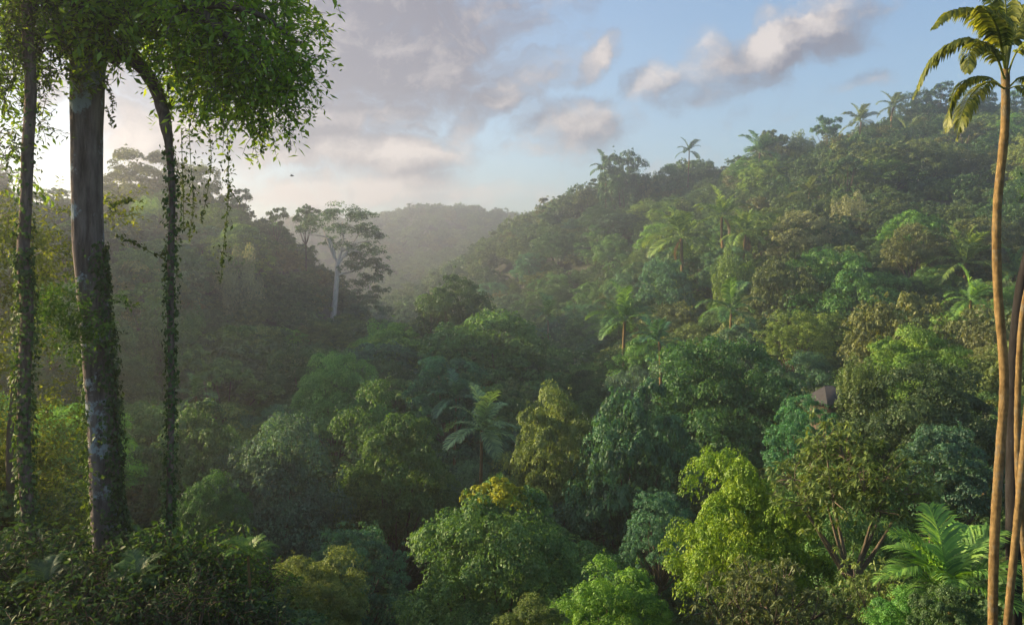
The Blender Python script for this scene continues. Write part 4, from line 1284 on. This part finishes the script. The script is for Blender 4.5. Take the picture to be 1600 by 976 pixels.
FR1 = [
    [(1571, 110), (1558, 60, -.1), (1525, 20, -.4), (1485, 18, -.6), (1457, 44, -.7)],
    [(1571, 125), (1548, 75, .2), (1505, 62, .5), (1455, 95, .8), (1427, 152, .9)],
    [(1571, 128), (1555, 85, -.5), (1528, 68, -1.0), (1515, 80, -1.4), (1512, 112, -1.5)],
    [(1572, 140), (1540, 120, .5), (1505, 130, .9), (1486, 160, 1.1), (1479, 205, 1.1)],
    [(1572, 140), (1545, 128, -.4), (1518, 148, -.8), (1503, 180, -1), (1495, 218, -1)],
    [(1571, 100), (1562, 30, .2), (1540, -30, .5), (1500, -60, .8)],
    [(1571, 100), (1572, 20, -.3), (1568, -50, -.5), (1590, -100, -.7)],
    [(1572, 110), (1585, 50, .3), (1612, 5, .6), (1660, 0, .9), (1700, 50, 1)],
    [(1572, 125), (1590, 80, -.3), (1625, 60, -.6), (1670, 90, -.9), (1695, 150, -1)],
    [(1572, 140), (1600, 120, .3), (1640, 135, .6), (1665, 190, .8)],
    [(1572, 140), (1596, 135, -.5), (1620, 160, -.9), (1630, 220, -1)],
    [(1571, 110), (1560, 50, -1), (1545, 20, -2), (1530, 10, -2.8)], [(1571, 110), (1580, 45, 1), (1590, 10, 2), (1602, 20, 2.8)],
]
hero_palm([(1571, 108), (1570, 200), (1558, 330), (1559, 450), (1569, 590), (1563, 700), (1556, 800), (1552, 900), (1551, 1000), (1550, 1060)], 14,
          'tall sunlit slender palm with arching fronds at the right', fronds=FR1)
FR2 = [[(1660, 380), (1690, 330, .5), (1740, 340, .8), (1770, 400, 1)], [(1660, 380), (1640, 320, .6), (1680, 280, 1), (1730, 300, 1.2)], [(1660, 380), (1700, 360, -.5), (1730, 390, -.8), (1745, 440, -.9)], [(1660, 380), (1665, 310, -.5), (1700, 270, -.9), (1750, 280, -1)]]
hero_palm([(1660, 380), (1628, 500), (1608, 620), (1598, 720), (1589, 820), (1579, 920), (1572, 1000), (1568, 1060)], 11.5, 'leaning ochre palm stem rising from the bottom right corner', fronds=FR2, D=17.5)
hero_palm([(1640, 300), (1612, 420), (1597, 500), (1591, 600), (1590, 700), (1594, 790), (1604, 900), (1612, 1060)], 9.5, 'thin ochre palm stem at the right edge behind the leaning stem', D=18.6,
          fronds=[[(1640, 300), (1670, 260, .5), (1720, 270, .8)], [(1640, 300), (1680, 290, -.5), (1720, 320, -.8)], [(1640, 300), (1650, 240, -.4), (1690, 200, -.8)]])
# dark trunk behind the palms
b4 = at(1585, 1000, 22.5); b4[2] = gz(b4[0], b4[1]) - 0.2
dk = empty('dark_trunk_tree', b4, 'dark-barked tree trunk in shade behind the palm stems at the right edge', 'tree')
q = smooth_path(np.array([at(a, b, 22.5) for a, b in ((1585, 1080), (1584, 900), (1583, 700), (1586, 560), (1600, 430), (1640, 300))]), 24) - b4
q[0] = (q[0][0], q[0][1], 0)
link('trunk', make_mesh('trunk', [tube(q, np.linspace(0.20, 0.13, 24), 14, 0, 0, rng, 0.03)], M_DARK, True), dk)
lv, tw = spray_cloud(rng, [at(a, b, d) - b4 for a, b, d in ((1660, 290, 22.5), (1720, 250, 22), (1700, 340, 23), (1760, 300, 22))], [0.7, 0.7, 0.6, 0.7], 260, 0.14, (0.3, 0.7), 1.0)
link('crown', make_mesh('crown', [merge(lv)], M_LEAF), dk, CO['deep'])

# young palm on the ground before them
pb = at(1483, 925, 22.0); g = gz(pb[0], pb[1]) - 0.2
yp_ = empty('young_palm', (pb[0], pb[1], g), 'young palm with long green arching fronds left of the tall palm trunks', 'palm')
h0 = pb[2] - g
link('trunk', PALM_TRUNK[2], yp_, None, None, None, (0.09, 0.09, max(0.4, h0)))
for i, (a, m, s) in enumerate(((100, 0, 2.1), (175, 1, 2.0), (10, 1, 2.1), (200, 2, 1.9), (-25, 2, 2.0), (150, 1, 1.9), (45, 1, 2.0), (250, 2, 1.8), (300, 2, 1.9), (225, 3, 1.8), (-60, 3, 1.8), (120, 2, 1.9), (70, 2, 1.8), (20, 3, 1.7), (165, 3, 1.8))):
    link('frond', FROND_BIG[m], yp_, np.array(CO['bright']) * (0.8 + 0.5 * rng.random()), (0, 0, h0), (0, 0, radians(a)), (s, s, s))

# ------------------------------------------------------------------ the hut roof among the trees
hc = at(1306, 618, 66.0)
hg = gz(hc[0], hc[1]) - 0.1
hut = empty('hut', (hc[0], hc[1] + 1.5, hg), 'small hut of which only the grey roof shows between the trees', 'hut')
hm = mat_new('grey_thatch'); t = hm.node_tree
tcx = t.nodes.new('ShaderNodeTexCoord'); nz = t.nodes.new('ShaderNodeTexNoise'); nz.inputs['Scale'].default_value = 6; nz.inputs['Detail'].default_value = 6
t.links.new(tcx.outputs['Object'], nz.inputs['Vector'])
rp = t.nodes.new('ShaderNodeValToRGB'); rp.color_ramp.elements[0].color = (0.022, 0.023, 0.025, 1); rp.color_ramp.elements[1].color = (0.06, 0.062, 0.068, 1)
t.links.new(nz.outputs[0], rp.inputs[0]); pb_ = t.nodes.new('ShaderNodeBsdfPrincipled'); pb_.inputs['Roughness'].default_value = 0.9
t.links.new(rp.outputs[0], pb_.inputs['Base Color']); om = t.nodes.new('ShaderNodeOutputMaterial'); t.links.new(pb_.outputs[0], om.inputs[0])
rz_ = hc[2] + 0.55 - hg          # ridge height
ez = rz_ - 1.1
w2, d2 = 1.0, 0.9
rv = np.array([(-w2 - .5, -d2 - .5, ez), (w2 + .5, -d2 - .5, ez), (w2 + .5, d2 + .5, ez), (-w2 - .5, d2 + .5, ez), (-w2 * .4, 0, rz_), (w2 * .4, 0, rz_),
               (-w2 - .5, -d2 - .5, ez - .18), (w2 + .5, -d2 - .5, ez - .18), (w2 + .5, d2 + .5, ez - .18), (-w2 - .5, d2 + .5, ez - .18)])
rq = np.array([(0, 1, 5, 4), (2, 3, 4, 5), (0, 6, 7, 1), (1, 7, 8, 2), (2, 8, 9, 3), (3, 9, 6, 0), (6, 9, 8, 7)])
rt_ = np.array([(1, 2, 5), (3, 0, 4)])
link('roof', make_mesh('roof', [(rv, rq), (np.array(rv), rt_)], hm), hut, rot=(0, 0, radians(25)))
wv = np.array([(x, y, z) for z in (0, ez - .19) for y in (-d2, d2) for x in (-w2, w2)], float)
link('wall', make_mesh('wall', [(wv, hf)], M_BARK), hut, rot=(0, 0, radians(25)))
# ------------------------------------------------------------------ a bird over the valley
bp_ = at(456, 275, 70.0)
bird = empty('bird', bp_, 'tiny dark bird flying in the sky left of centre', 'bird')
bm_ = mat_new('dark_feather'); t = bm_.node_tree
b_ = t.nodes.new('ShaderNodeBsdfPrincipled'); nzb = t.nodes.new('ShaderNodeTexNoise'); nzb.inputs['Scale'].default_value = 30
rb = t.nodes.new('ShaderNodeValToRGB'); rb.color_ramp.elements[0].color = (0.02, 0.02, 0.02, 1); rb.color_ramp.elements[1].color = (0.06, 0.055, 0.05, 1)
t.links.new(nzb.outputs[0], rb.inputs[0]); t.links.new(rb.outputs[0], b_.inputs['Base Color'])
ob = t.nodes.new('ShaderNodeOutputMaterial'); t.links.new(b_.outputs[0], ob.inputs[0])
link('body', make_mesh('body', [tube(np.array([(-.16, 0, 0), (-.10, 0, .01), (0, 0, .012), (.08, 0, .01), (.13, 0, .02), (.16, 0, .015), (.19, 0, .01)]), [.015, .03, .04, .034, .024, .02, .004], 8)], bm_, True), bird)
for s in (-1, 1):
    a = np.array([(.06, s * .03, .02), (.07, s * .15, .10), (.02, s * .30, .07), (-.05, s * .28, .07), (-.04, s * .14, .09), (-.07, s * .03, .02)])
    vv = np.vstack([a, a - np.array([0, 0, .012])])
    ff = np.array([(0, 1, 4, 5), (1, 2, 3, 4), (11, 10, 7, 6), (10, 9, 8, 7), (0, 6, 7, 1), (1, 7, 8, 2), (2, 8, 9, 3), (3, 9, 10, 4), (4, 10, 11, 5), (5, 11, 6, 0)])
    link('wing', make_mesh('wing', [(vv, ff)], bm_), bird)
print('TREES', len(TREES), 'tris', sum(len(m.polygons) for m in bpy.data.meshes))
